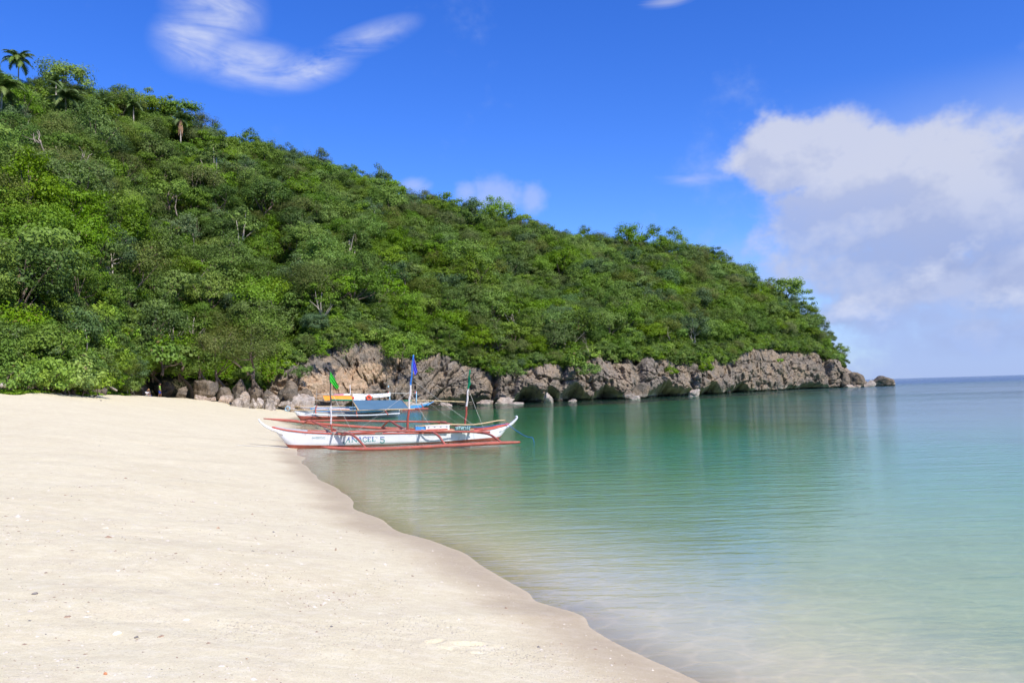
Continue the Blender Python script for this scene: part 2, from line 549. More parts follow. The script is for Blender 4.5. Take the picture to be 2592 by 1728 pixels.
def ground_z(x, y):
    x = np.asarray(x, float); y = np.asarray(y, float)
    d = shore_dist(x, y)
    p = np.stack([x, y, np.zeros_like(x)], -1)
    near = np.exp(-(np.abs(d) / 6.0) ** 2)
    d = d + near * (fbm(p * (0.30, 0.40, 1), 2) * 0.18)
    far = np.clip(y, 0, 40) / 40
    # swash cusps along the waterline
    d = d + near * 0.05 * far * np.sin(y * 2.1 + 2 * fbm(p * 0.3, 2)) * sstep(y, 12, 20)
    zs = np.interp(d, [-400, -150, -70, -30, -12, -5, -1.5, 0], [-7, -3.4, -1.75, -0.92, -0.45, -0.23, -0.07, 0])
    # dry beach: rises from the waterline to the foot of the hill
    db = np.full(x.shape, 1e9); zb = np.zeros(x.shape)
    for p_ in range(-1600, 841, 35):
        bx, by = KX(p_) * H(1, p_), H(1, p_)
        q_ = (x - bx) ** 2 + (y - by) ** 2
        m_ = q_ < db; db = np.where(m_, q_, db); zb = np.where(m_, max(float(H(2, p_)), 0.3), zb)
    db = np.sqrt(db); dl = np.maximum(d, 0)
    fr_ = dl / (dl + db * 0.9 + 0.01)
    zl = np.minimum(zb * fr_ ** 0.72, 0.12 * dl + 0.0035 * dl * dl)
    z = np.where(d > 0, zl, zs)
    land = sstep(d, 0.6, 4.0)
    z = z + land * (fbm(p * (0.28, 0.5, 1), 3, 0.5) * 0.05 + fbm(p * (1.3, 2.2, 1), 3) * 0.008)
    z = z + sstep(d, 2, 6) * np.maximum(0, perlin(p * (0.9, 2.6, 1))) * 0.015
    z = z - sstep(-d, 0.3, 2.0) * (np.sin((x * 0.35 + y * 1.0) * 7.5 + 3 * perlin(p * 0.8)) * 0.006) * np.exp(-np.hypot(x, y) / 18)
    # footprints: a pressed oval with a raised rim
    for (fx, fy, ang, s) in ((FOOT.x + 0.12, FOOT.y, 0.25, 0.75), (FOOT.x - 0.17, FOOT.y - 0.03, 0.9, 0.55), (FOOT.x - 0.05, FOOT.y - 0.20, -0.3, 0.4), (FOOT.x + 0.2, FOOT.y - 0.24, 0.4, 0.35)):
        c_, s_ = math.cos(ang), math.sin(ang)
        u = ((x - fx) * c_ + (y - fy) * s_) / (0.21 * s); v = ((y - fy) * c_ - (x - fx) * s_) / (0.085 * s)
        r = np.sqrt(u * u + v * v)
        z = z - 0.035 * s * (1 - sstep(r, 0.7, 1.05)) + 0.010 * s * np.exp(-((r - 1.3) / 0.28) ** 2)
    # under the headland the sheet stays below the water
    cl = sstep(x - (KX(840) * 115), 0, 8) * sstep(y, 60, 100)
    z = np.where(cl > 0, z * (1 - cl) + np.minimum(z, -0.8) * cl, z)
    return z


def build_ground():
    th = np.concatenate([np.linspace(-180, -60, 40)[:-1], np.linspace(-60, -40, 30)[:-1], np.linspace(-40, 40, 560)[:-1], np.linspace(40, 60, 20)[:-1], np.linspace(60, 180, 40)[:-1]])
    th = np.radians(th)
    r = np.concatenate([np.linspace(0.2, 4.2, 12)[:-1], 1 / np.linspace(1 / 4.2, 1 / 150, 430), np.geomspace(150, 6000, 26)[1:]])
    A, B = np.meshgrid(r, th, indexing='ij')
    x = (A * np.sin(B)).ravel(); y = (A * np.cos(B)).ravel()
    z = ground_z(x, y)
    f = grid_faces(len(r), len(th), True)[:, ::-1]
    o = obj('beach', np.stack([x, y, z], 1), f.copy(), M_SAND, smooth=True)
    tag(o, 'pale sand beach sloping down to a clear turquoise bay', None, None, 'structure')
    return o


def sand_material():
    m, t = material('sand')
    p = t.pos(); x, y, z = t.xyz(p)
    n1 = t.noise(p, 0.5, 5, 0.6); n2 = t.noise(p, 2.6, 4, 0.6); n3 = t.noise(p, 55, 3, 0.7); n4 = t.noise(p, 260, 2, 0.6)
    c = t.mix(n1.mapr(0.32, 0.68, 0, 1), (0.69, 0.605, 0.375), (0.76, 0.68, 0.44))
    c = t.mix(n2.mapr(0.45, 0.75, 0, 0.4), c, (0.58, 0.48, 0.33))
    mot = t.noise(t.mapping(p, sc=(1, 1.8, 1)), 5.0, 5, 0.7)
    c = t.mix(mot.mapr(0.35, 0.65, 0.26, 0.0), c, (0.48, 0.385, 0.25))
    c = t.mix(mot.mapr(0.5, 0.72, 0.0, 0.45), c, (0.78, 0.71, 0.57))
    v = t.voronoi(p, 34, 'F1'); vc = t.new('ShaderNodeTexVoronoi'); t.put(vc.inputs['Vector'], p); vc.inputs['Scale'].default_value = 34
    frag_zone = t.noise(p, 0.9, 4, 0.65).step(0.46, 0.66)
    rv = t.xyz(vc.outputs['Color'])[0]
    frag = (1.0 - v.step(0.18, 0.34)) * rv.step(0.35, 0.5) * frag_zone
    fc = t.mix(t.xyz(vc.outputs['Color'])[1], (0.78, 0.72, 0.64), (0.45, 0.32, 0.21))
    c = t.mix(frag * 0.75, c, fc)
    c = t.mix((n3 - 0.5).abs() * 1.6, c, t.mix(n3.step(0.35, 0.65), (0.40, 0.31, 0.20), (0.78, 0.70, 0.56)))
    c = t.mix((n4 - 0.5).abs() * 1.2, c, t.mix(n4.step(0.4, 0.6), (0.30, 0.24, 0.17), (0.80, 0.74, 0.66)))
    wet = 1.0 - (z + (n1 - 0.5) * 0.10 + (n2 - 0.5) * 0.05).step(0.02, 0.15)
    sea = 1.0 - z.step(-0.035, 0.012)
    wetc = t.mix(1.0, c, (0.78, 0.71, 0.64), 'MULTIPLY')
    seac = t.mix(n1.mapr(0.35, 0.65, 0, 1), (0.50, 0.48, 0.30), (0.57, 0.55, 0.36))
    seac = t.mix(1.0 - z.step(-0.20, -0.04), (0.80, 0.68, 0.47), seac)
    # darker weed and rubble patches on the deeper bed
    weed = t.noise(t.mapping(p, sc=(1, 1, 0)), 0.11, 5, 0.6).step(0.50, 0.62) * (1.0 - z.step(-1.1, -0.55))
    seac = t.mix(weed * 0.6, seac, (0.12, 0.14, 0.075))
    col = t.mix(wet, c, wetc); col = t.mix(sea, col, seac)
    rough = t.xyz(t.vec(wet * -0.45 + 0.92, 0, 0))[0]
    h = n2 * 0.18 + n3 * 0.20 + frag * 0.30 + t.noise(p, 11, 4, 0.65) * 0.28 + n4 * 0.05
    hs = (1.0 - wet * 0.85)
    nm = t.bump(h * hs, 0.9, 0.035)
    t.out(t.pbsdf(col, rough, wet * 0.35 + 0.1, nm))
    return m


M_SAND = sand_material()
ground = build_ground()


# ================================================================== WATER
def build_water():
    m, t = material('sea_water')
    p = t.pos()
    # ripples run roughly parallel to the shore on the far side of the bay
    x, y, z = t.xyz(p)
    a = t.noise(t.mapping(p, rot=(0, 0, R(-12)), sc=(0.42, 2.0, 1)), 1.0, 2, 0.5, 0.5)
    b = t.noise(t.mapping(p, rot=(0, 0, R(9)), sc=(1.2, 3.4, 1)), 1.5, 3, 0.55, 0.4)
    c = t.noise(t.mapping(p, rot=(0, 0, R(-30)), sc=(1.0, 1.5, 1)), 6.0, 3, 0.6)
    big = t.noise(t.mapping(p, sc=(0.016, 0.05, 1)), 1.0, 3, 0.5)          # wind patches
    calm = big.mapr(0.35, 0.65, 0.5, 1.3)
    sea = y.step(120.0, 420.0).max(x.step(90.0, 260.0))                     # open sea beyond the headland is choppier
    swell = t.noise(t.mapping(p, rot=(0, 0, R(4)), sc=(0.12, 0.32, 1)), 1.0, 3, 0.55)
    h = (a * 0.028 + b * 0.018 + c * 0.0075) * calm * (y.mapr(6.0, 24.0, 0.45, 1.0) + y.step(45.0, 110.0) * 1.3) + c * y.step(30.0, 90.0) * 0.012 + swell * sea * 0.9 + b * sea * 0.10
    nm = t.bump(h, 1.0, 1.0)
    fr = t.new('ShaderNodeFresnel'); fr.inputs['IOR'].default_value = 1.333; t.put(fr.inputs['Normal'], nm)
    gl = t.new('ShaderNodeBsdfGlossy'); gl.inputs['Roughness'].default_value = 0.05; gl.inputs['Color'].default_value = (0.93, 0.97, 0.98, 1)
    t.put(gl.inputs['Normal'], nm)
    tr = t.new('ShaderNodeBsdfTransparent')
    # caustic lines painted into the transparency colour, as if ripples gathered the light
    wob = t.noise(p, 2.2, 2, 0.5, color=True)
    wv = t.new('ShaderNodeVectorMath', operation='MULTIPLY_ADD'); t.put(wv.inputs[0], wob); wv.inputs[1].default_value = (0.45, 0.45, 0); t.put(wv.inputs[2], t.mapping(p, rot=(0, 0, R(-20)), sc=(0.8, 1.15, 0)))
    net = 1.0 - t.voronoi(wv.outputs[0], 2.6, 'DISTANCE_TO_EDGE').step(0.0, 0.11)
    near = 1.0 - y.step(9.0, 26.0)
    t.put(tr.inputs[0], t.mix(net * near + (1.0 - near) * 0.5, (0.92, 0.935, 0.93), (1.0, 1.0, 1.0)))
    # light scattered back by the water itself: green inshore, blue over deep water
    df = t.new('ShaderNodeBsdfDiffuse'); t.put(df.inputs[0], t.mix(sea, (0.07, 0.32, 0.21), (0.03, 0.12, 0.30)))
    body = t.mixsh(sea * 0.52 + 0.07, tr.outputs[0], df.outputs[0])
    surf = t.mixsh(S(t.t, fr.outputs[0]), body, gl.outputs[0])
    va = t.new('ShaderNodeVolumeAbsorption'); va.inputs['Color'].default_value = (0.12, 0.88, 0.75, 1); va.inputs['Density'].default_value = 0.27
    t.out(surf, va.outputs[0])
    Rr = 24000.0
    v = [(-Rr, -Rr, -40), (Rr, -Rr, -40), (Rr, Rr, -40), (-Rr, Rr, -40), (-Rr, -Rr, 0), (Rr, -Rr, 0), (Rr, Rr, 0), (-Rr, Rr, 0)]
    f = [(0, 3, 2, 1), (4, 5, 6, 7), (0, 1, 5, 4), (1, 2, 6, 5), (2, 3, 7, 6), (3, 0, 4, 7)]
    o = obj('sea_water', v, f, m)
    tag(o, 'clear calm sea turning from sand colour to turquoise and blue', None, None, 'structure')


build_water()


# ================================================================== HEADLAND
def cliff_top(px):
    """depth and height of the rim where rock gives way to forest"""
    px = np.asarray(px, float)
    Yb = H(1, px); zb = np.maximum(H(2, px), 0)
    py = np.interp(px, TOP_PX[:, 0], TOP_PX[:, 1])
    Yc = Yb + 3.0
    zc = zat(px, py, Yc)
    Yc = Yb + 1.5 + 0.45 * np.maximum(zc - zb, 0); zc = zat(px, py, Yc)
    m = sstep(px, 600, 720)
    zc = np.maximum(zc, zb) * m + zb * (1 - m); Yc = Yc * m + (Yb + 0.5) * (1 - m)
    return Yc, zc


def hill_pt(px, s):
    px = np.asarray(px, float); s = np.asarray(s, float)
    Yc, zc = cliff_top(px)
    Yr = H(4, px); zr = np.maximum(zat(px, H(5, px), Yr) - H(6, px), zc * 0.8)
    Yr = np.maximum(Yr, Yc + 5)
    Y = Yc + (Yr - Yc) * s
    sc = np.clip(s, 0, 1)
    z = zc + (zr - zc) * sc ** 0.93
    x = KX(px) * Y
    back = np.maximum(s - 1, 0)
    z = z - back ** 1.25 * (zr + 6) * 2.6
    p = np.stack([x, Y, np.zeros_like(x)], -1)
    env = np.clip(sc * (1 - sc) * 4, 0, 1)
    z = z + env * (fbm(p / 34.0, 3) * 3.2 + fbm(p / 11.0, 2) * 1.1) * np.clip((zr - zc) / 30, 0, 1)
    z = z - 7.0 * np.exp(-((px - 735 + 60 * sc) / 34) ** 2) * sstep(sc, 0.0, 0.08) * (1 - sstep(sc, 0.45, 0.8))
    return x, Y, z


def build_hill():
    px = np.linspace(-1600, 2190, 300); s = np.concatenate([np.linspace(-0.03, 1, 70), np.linspace(1.02, 1.75, 16)])
    A, B = np.meshgrid(px, s, indexing='ij')
    x, y, z = hill_pt(A.ravel(), np.maximum(B.ravel(), 0.004))
    z = z - 0.3
    m, t = material('forest_floor')
    p = t.pos(); n = t.noise(p, 0.6, 5, 0.6)
    c = t.mix(n.mapr(0.35, 0.65, 0, 1), (0.035, 0.04, 0.016), (0.09, 0.075, 0.045))
    t.out(t.pbsdf(c, 0.95, 0.1, t.bump(t.noise(p, 3, 5), 1, 0.3)))
    o = obj('hill', np.stack([x, y, z], 1), grid_faces(len(px), len(s)), m, smooth=True)
    tag(o, 'steep forested headland rising behind the beach and bay', None, None, 'structure')


def rock_disp(p, dip, rough=1.0):
    """outward displacement of a weathered limestone face"""
    ca, sa = np.cos(dip), np.sin(dip)
    along = p[:, 0] * ca + p[:, 2] * sa; acr = -p[:, 0] * sa + p[:, 2] * ca
    d = fbm(p / 8.0, 2) * 1.7
    q = np.stack([along / 7.5, p[:, 1] / 8.0, acr / 3.0], 1) + 0.16 * fbm(p / 2.0, 2)[:, None]
    f1, f2, cid = voro(q)
    d = d + (_joff[cid, 0] - 0.5) * 1.15 - np.exp(-((f2 - f1) / 0.05) ** 2) * 0.75
    q2 = np.stack([along / 2.2, p[:, 1] / 2.2, acr / 0.8], 1) + 0.2 * fbm(p / 0.8, 2)[:, None] + 9.0
    f1, f2, cid = voro(q2)
    d = d + ((_joff[cid, 1] - 0.5) * 0.26 - np.exp(-((f2 - f1) / 0.06) ** 2) * 0.24) * rough
    lay = acr / 0.75 + fbm(p / 4.0, 2) * 0.7
    fl = np.floor(lay).astype(int) & 255
    fr = lay - np.floor(lay)
    d = d + (_joff[fl, 2] - 0.5) * 0.45 + (fr - 0.5) * 0.22
    d = d - 1.1 * sstep(fbm(p / 2.6 + 40.0, 3), 0.18, 0.62) - 0.25 * sstep(fbm(p / 0.9 + 70.0, 2), 0.25, 0.7)
    d = d + (1 - np.abs(fbm(p / 1.1, 3)) * 2) * 0.10 * rough + fbm(p / 0.35, 2) * 0.07 * rough
    return d


def build_cliff():
    px = np.concatenate([np.linspace(640, 1560, 900), np.linspace(1560, 2205, 760)[1:]])
    t = np.linspace(0, 1, 110)
    A, B = np.meshgrid(px, t, indexing='ij'); A = A.ravel(); B = B.ravel()
    Yb = H(1, A); zb = np.maximum(H(2, A), 0)
    Yc, zc = cliff_top(A)
    zlo = np.where(zb > 0.25, zb - 1.0, -1.6)
    tt = np.clip(B / 0.86, 0, 1)
    z = zlo + (zc - zlo) * tt
    hh = np.clip((z - zb) / np.maximum(zc - zb, 0.5), 0, 1)
    Y = Yb + (Yc - Yb) * hh ** 1.3
    over = np.clip((B - 0.86) / 0.14, 0, 1)
    Y = Y + over * 5.0; z = z + over * 1.2
    x = KX(A) * Y
    p = np.stack([x, Y, z], 1)
    dip = np.radians(np.interp(A, [640, 1000, 1150, 1300, 1600, 2205], [24, 30, 14, -8, -18, -12]))
    d = rock_disp(p, dip)
    # wave-cut notch with deeper caves
    cave = 0.45 * sstep(fbm(np.stack([x / 11.0, x * 0, x * 0], 1) + 31.7, 2), -0.15, 0.35)
    for (c0, w, dep) in ((1335, 34, 1.0), (1455, 36, 1.0), (1535, 30, 0.9), (1690, 40, 1.0), (1800, 20, 0.75), (2050, 30, 0.7), (1395, 22, 0.8), (1880, 14, 0.9), (1225, 25, 0.4)):
        cave = np.maximum(cave * 0.999, dep * np.exp(-((A - c0) / w) ** 2))
    wet = sstep(A, 1080, 1240)
    lip = 0.35 + 2.4 * cave + 0.35 * fbm(p / 1.5, 2)
    notch = (0.5 + 6.5 * cave) * (1 - sstep(z, lip * 0.75, lip * 1.12)) * wet
    # deep vertical clefts between the buttresses
    for (c0, w, dep) in ((1252, 10, 2.5), (1300, 12, 1.6), (1618, 13, 3.0), (1866, 12, 3.0), (2098, 6, 2.2), (1425, 7, 1.2), (1000, 5, 1.0), (2142, 5, 1.6), (1755, 6, 0.9)):
        lean = A - c0 + (z - 4) * 2.2 * (1 if c0 > 1500 else -1)
        notch = notch + dep * np.exp(-(lean / w) ** 2)
    # rounded bulging profile
    bulge = 1.0 * np.sin(np.clip(hh, 0, 1) * math.pi) ** 0.8 * sstep(A, 1100, 1300)
    out = (d + bulge - notch) * (1 - over * 0.85) * np.where(A > 2140, 0.6, 1)
    n = np.array([0.06, -0.97, 0.24]); n /= np.linalg.norm(n)
    n2 = np.array([0.05, -0.55, 0.83]); n2 /= np.linalg.norm(n2)
    ov = sstep(hh, 0.75, 1.0)[:, None]
    v = p + (n * (1 - ov) + n2 * ov) * out[:, None]
    o = obj('cliff', v, grid_faces(len(px), len(t)), M_ROCK, smooth=False)
    tag(o, 'weathered grey and tan limestone cliff along the foot of the headland', None, None, 'structure')


def rock_material(name, grey, tan, pale, zone=True, tide=True):
    m, t = material(name)
    p = t.pos(); x, y, z = t.xyz(p)
    a = t.noise(p, 0.22, 5, 0.6); b = t.noise(p, 0.9, 6, 0.65); c = t.noise(p, 5.0, 5, 0.7)
    dipv = t.mapping(p, rot=(0, R(28), 0), sc=(0.12, 0.3, 1.1))
    st = t.noise(dipv, 1.2, 5, 0.65)
    streak = t.noise(t.mapping(p, sc=(1.0, 1.0, 0.10)), 1.3, 5, 0.65)
    col = t.mix(b.mapr(0.36, 0.64, 0, 1), tuple(v * 0.62 for v in grey), tuple(v * 1.25 for v in grey))
    col = t.mix(a.step(0.45, 0.62) * 0.75, col, tan)
    col = t.mix(st.step(0.52, 0.66) * 0.45, col, tuple(v * 1.2 for v in tan))
    if zone:
        # freshly broken orange face behind the boats
        zx = (x + 27.0) / 9.5
        zz = (z - (x + 27.0) * 0.42 - 3.4) / 2.9
        fresh = (1.0 - (zx * zx + zz * zz).sqrt() + (b - 0.5) * 1.6 + (st - 0.5) * 1.2).step(-0.05, 0.45)
        col = t.mix(fresh * 0.85, col, t.mix(st.mapr(0.35, 0.65, 0, 1), (0.44, 0.27, 0.145), (0.62, 0.45, 0.29)))
    col = t.mix(streak.step(0.55, 0.72) * 0.6, col, tuple(v * 0.42 for v in grey))
    if tide:
        band = (1.0 - (z + (b - 0.5) * 2.0 + (a - 0.5) * 1.6).step(0.55, 1.15))
        col = t.mix(band * t.noise(p, 0.13, 3, 0.5).step(0.42, 0.60) * 0.85, col, pale)
        col = t.mix(1.0 - (z + (c - 0.5) * 0.4).step(0.25, 0.60), col, (0.05, 0.043, 0.030))  # dark wet foot of the rock, raised to paint shade into the caves too
    col = t.mix((c - 0.5).abs() * 2.0, col, t.mix(c.step(0.4, 0.6), tuple(v * 0.35 for v in grey), tuple(min(v * 2.1, 0.6) for v in grey)))
    h = b * 0.8 + c * 0.35 + t.noise(p, 18, 4, 0.7) * 0.12 - (t.voronoi(p, 1.4, 'DISTANCE_TO_EDGE').step(0.0, 0.06) * -0.25)
    t.out(t.pbsdf(col, 0.92, 0.15, t.bump(h, 1.0, 0.25)))
    return m


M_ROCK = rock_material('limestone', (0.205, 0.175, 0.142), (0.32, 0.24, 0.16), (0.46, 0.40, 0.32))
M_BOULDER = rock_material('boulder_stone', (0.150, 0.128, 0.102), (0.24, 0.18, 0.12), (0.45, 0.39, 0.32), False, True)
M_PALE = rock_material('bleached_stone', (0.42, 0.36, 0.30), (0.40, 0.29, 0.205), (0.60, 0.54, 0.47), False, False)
build_hill()
build_cliff()


def boulder(c, size, seed, mat, label, group=None, rotz=0.0, tilt=0.0, cuts=9, sub=4, rough=1.0, cat='rock', name='boulder'):
    """an angular weathered block; c is the middle of its base"""
    r_ = np.random.default_rng(seed)
    bm = bmesh.new(); bmesh.ops.create_icosphere(bm, subdivisions=sub, radius=1.0)
    v = np.array([x.co[:] for x in bm.verts]); f = np.array([[x.index for x in q.verts] for q in bm.faces]); bm.free()
    for _ in range(cuts):
        n = r_.normal(size=3); n /= np.linalg.norm(n); k = r_.uniform(0.45, 0.80)
        e = v @ n - k
        v = v - np.outer(np.maximum(e, 0) * 0.98, n)
    s = np.array(size) / 2
    w = v * s
    nn = v / np.linalg.norm(v, axis=1)[:, None]
    m = float(np.mean(s))
    o3 = r_.uniform(0, 90, 3)
    f1, f2, _c = voro(w / (m * 0.75) + o3)
    dd = fbm(w / (m * 0.9) + o3, 4, 0.55) * 0.12 * m - np.exp(-((f2 - f1) / 0.09) ** 2) * 0.10 * m + fbm(w / (m * 0.16) + o3, 2) * 0.035 * m
    w = w + nn * (dd * rough)[:, None]
    ct, st = math.cos(tilt), math.sin(tilt); cz, sz = math.cos(rotz), math.sin(rotz)
    w = w @ np.array([[ct, 0, st], [0, 1, 0], [-st, 0, ct]])
    w = w @ np.array([[cz, sz, 0], [-sz, cz, 0], [0, 0, 1]])
    w[:, 2] += s[2] * 0.78
    o = obj(name, w + np.array(c), f, mat, None, False, base=c)
    return tag(o, label, cat, group)

# ================================================================== FOREST
def leaf_material(name, a, b, dry=(0.16, 0.13, 0.05), dry_amt=0.06, gloss=0.22):
    m, t = material(name)
    r1 = t.objrand(); lv = t.attr('leafv')
    p = t.pos(); n = t.noise(p, 0.16, 4, 0.6)
    c = t.mix((r1 * 0.6 + n.mapr(0.3, 0.7, 0, 0.6) + lv * 0.25 - 0.2), a, b)
    c = t.mix((lv - 0.5) * 0.5 + 0.2, c, tuple(x * 1.5 for x in b))
    c = t.mix(1.0 - lv.step(dry_amt * 0.6, dry_amt * 1.4), c, dry)
    h = t.new('ShaderNodeHueSaturation'); t.put(h.inputs['Color'], c)
    t.put(h.inputs['Value'], r1 * 0.45 + 1.05)
    t.put(h.inputs['Hue'], (r1 * 7.31)._m('FRACT') * 0.022 + 0.480)
    t.put(h.inputs['Saturation'], (r1 * 13.7)._m('FRACT') * 0.25 + 0.92)
    s = t.pbsdf(h.outputs[0], 0.5, gloss)
    tl = t.new('ShaderNodeBsdfTranslucent'); t.put(tl.inputs[0], h.outputs[0])
    t.out(t.mixsh(0.33, s, tl.outputs[0]))
    return m


ML_MID = leaf_material('leaf_green', (0.064, 0.122, 0.018), (0.128, 0.212, 0.034))
ML_BRIGHT = leaf_material('leaf_yellow_green', (0.075, 0.142, 0.020), (0.128, 0.205, 0.034))
ML_DARK = leaf_material('leaf_dark_green', (0.046, 0.090, 0.017), (0.090, 0.150, 0.029))
ML_OLIVE = leaf_material('leaf_olive', (0.068, 0.098, 0.022), (0.112, 0.148, 0.036), dry_amt=0.14)
ML_BLUE = leaf_material('leaf_blue_green', (0.050, 0.098, 0.036), (0.095, 0.150, 0.056))
ML_LIGHT = leaf_material('leaf_light_green', (0.125, 0.22, 0.035), (0.19, 0.30, 0.058))
ML_PALM = leaf_material('palm_leaf', (0.065, 0.120, 0.035), (0.14, 0.20, 0.06), dry_amt=0.02)
M_BARK = simple_mat('bark', (0.16, 0.125, 0.095), 0.9, 0.1, 0.35, 3.0, 0.6, 8)
M_BARK_PALE = simple_mat('pale_bark', (0.42, 0.37, 0.31), 0.85, 0.1, 0.25, 3.0, 0.4, 8)
M_DEAD = simple_mat('dry_wood', (0.38, 0.31, 0.245), 0.9, 0.1, 0.3, 4.0, 0.4, 8)


def leaf_quads(pts, nrm, size, r_, aspect=0.55, fold=0.0):
    n = len(pts)
    rv = r_.normal(size=(n, 3)); t = np.cross(nrm, rv); t /= np.linalg.norm(t, axis=1)[:, None] + 1e-9
    b = np.cross(nrm, t)
    L = size[:, None] * 0.5
    v = np.stack([pts - t * L, pts - b * L * aspect + nrm * L * 0.12, pts + t * L - nrm * L * 0.25, pts + b * L * aspect + nrm * L * 0.12], 1).reshape(-1, 3)
    f = np.arange(n * 4).reshape(n, 4)
    return v, f


def crown_mesh(name, seed, rad, hgt, z0, nclump, per, leaf, mat, flat=0.62, spread=0.36, up=0.5, low=-0.3, aspect=0.55):
    r_ = np.random.default_rng(seed)
    d = r_.normal(size=(nclump * 3, 3)); d /= np.linalg.norm(d, axis=1)[:, None]
    d = d[d[:, 2] > low][:nclump]
    lob = 1 + 0.45 * perlin(d * 1.3 + seed * 3.1)
    c = d * (r_.uniform(0.45, 1.0, len(d)) ** 0.6 * lob)[:, None] * (rad, rad, hgt / 2)
    c[:, 2] += z0 + hgt / 2 * 0.9
    k = r_.integers(int(per * 0.6), int(per * 1.4), len(c))
    idx = np.repeat(np.arange(len(c)), k)
    n = len(idx)
    e = r_.normal(size=(n, 3)); e /= np.linalg.norm(e, axis=1)[:, None]
    rc = rad * spread * r_.uniform(0.6, 1.25, len(c))
    pts = c[idx] + e * (rc[idx] * r_.random(n) ** 0.45)[:, None] * (1, 1, flat)
    cc = pts - (0, 0, z0 + hgt * 0.4); cc /= np.linalg.norm(cc, axis=1)[:, None] + 1e-6
    nr = e * 0.55 + cc * 0.45 + (0, 0, up * 0.7) + r_.normal(size=(n, 3)) * 0.30
    nr /= np.linalg.norm(nr, axis=1)[:, None]
    v, f = leaf_quads(pts, nr, leaf * r_.uniform(0.6, 1.35, n), r_, aspect)
    me = mesh_of(name, v, f, mat)
    a = me.attributes.new('leafv', 'FLOAT', 'FACE')
    lv = np.clip(r_.random(n) * 0.55 + r_.random(len(c))[idx] * 0.45, 0, 1)
    a.data.foreach_set('value', lv.astype(np.float32))
    return me, c


def trunk_mesh(name, seed, clumps, base_r, mat, nlimb=7, bend=0.35, z0=-0.6):
    r_ = np.random.default_rng(seed + 500)
    mb = MB()
    cz = clumps[:, 2].mean(); fork = cz * 0.42
    p0 = Vector((0, 0, z0)); p1 = Vector((r_.normal() * bend * 0.5, r_.normal() * bend * 0.5, fork))
    top = Vector((clumps[:, 0].mean() * 0.5, clumps[:, 1].mean() * 0.5, clumps[:, 2].max() * 0.82))
    pts = curve([p0, (p0 + p1) / 2 + Vector((r_.normal() * bend * 0.4, r_.normal() * bend * 0.4, 0)), p1, (p1 + top) / 2 + Vector((r_.normal() * bend, r_.normal() * bend, 0)), top], 9)
    mb.tube(pts, [base_r * (1 - 0.85 * i / 8) for i in range(9)], 6)
    for j in r_.choice(len(clumps), min(nlimb, len(clumps)), replace=False):
        e = Vector(clumps[j]); s_ = pts[2 + int(r_.integers(0, 4))]
        mid = (s_ + e) / 2 + Vector((r_.normal() * bend, r_.normal() * bend, -0.15 + r_.normal() * 0.2))
        q = curve([s_, mid, e], 5)
        mb.tube(q, [base_r * x for x in (0.42, 0.33, 0.25, 0.17, 0.08)], 5)
    return mesh_of(name, mb.v, mb.f, mat, True)


KINDS = []      # (crown mesh, trunk mesh, words)


def kind(seed, rad, hgt, z0, ncl, per, leaf, mat, words, bark=None, **kw):
    c, cl = crown_mesh('crown', seed, rad, hgt, z0, ncl, per, leaf, mat, **kw)
    t = trunk_mesh('trunk', seed, cl, 0.13 + 0.02 * rad, bark or M_BARK)
    KINDS.append((c, t, words)); return len(KINDS) - 1


k_mid = [kind(s, 2.8, 4.4, 1.3, 44, 105, 0.225, ML_MID, 'mid green') for s in (1, 2, 3)] + [kind(4, 2.4, 5.4, 1.2, 46, 100, 0.21, ML_MID, 'mid green')]
k_bri = [kind(s, 2.7, 3.9, 1.4, 36, 95, 0.26, ML_BRIGHT, 'yellow-green', flat=0.5) for s in (11, 12, 13)]
k_drk = [kind(s, 2.6, 4.2, 1.2, 48, 110, 0.19, ML_DARK, 'dark green') for s in (21, 22)]
k_oli = [kind(s, 2.9, 4.0, 1.3, 52, 120, 0.165, ML_OLIVE, 'olive', flat=0.7) for s in (31, 32)]
k_blu = [kind(s, 2.6, 4.4, 1.4, 40, 95, 0.24, ML_BLUE, 'grey-green', bark=M_BARK_PALE) for s in (41, 42)]
k_open = [kind(s, 2.6, 4.4, 1.6, 19, 55, 0.30, ML_MID, 'thinly leaved', bark=M_BARK_PALE, spread=0.26) for s in (51, 52)]
k_shr = [kind(s, 1.5, 2.0, 0.1, 26, 46, 0.22, mt, w, low=-0.6) for s, mt, w in ((61, ML_LIGHT, 'bright green'), (62, ML_MID, 'mid green'), (63, ML_DARK, 'dark green'))]
k_big = [kind(71, 1.7, 2.6, 0.2, 24, 26, 0.50, ML_BRIGHT, 'large-leaved', low=-0.6, aspect=0.75), kind(72, 1.9, 2.8, 0.2, 26, 26, 0.46, ML_MID, 'large-leaved', low=-0.6, aspect=0.75)]
MIXK = [(k_mid, 0.36), (k_bri, 0.17), (k_drk, 0.17), (k_oli, 0.14), (k_blu, 0.09), (k_open, 0.07)]


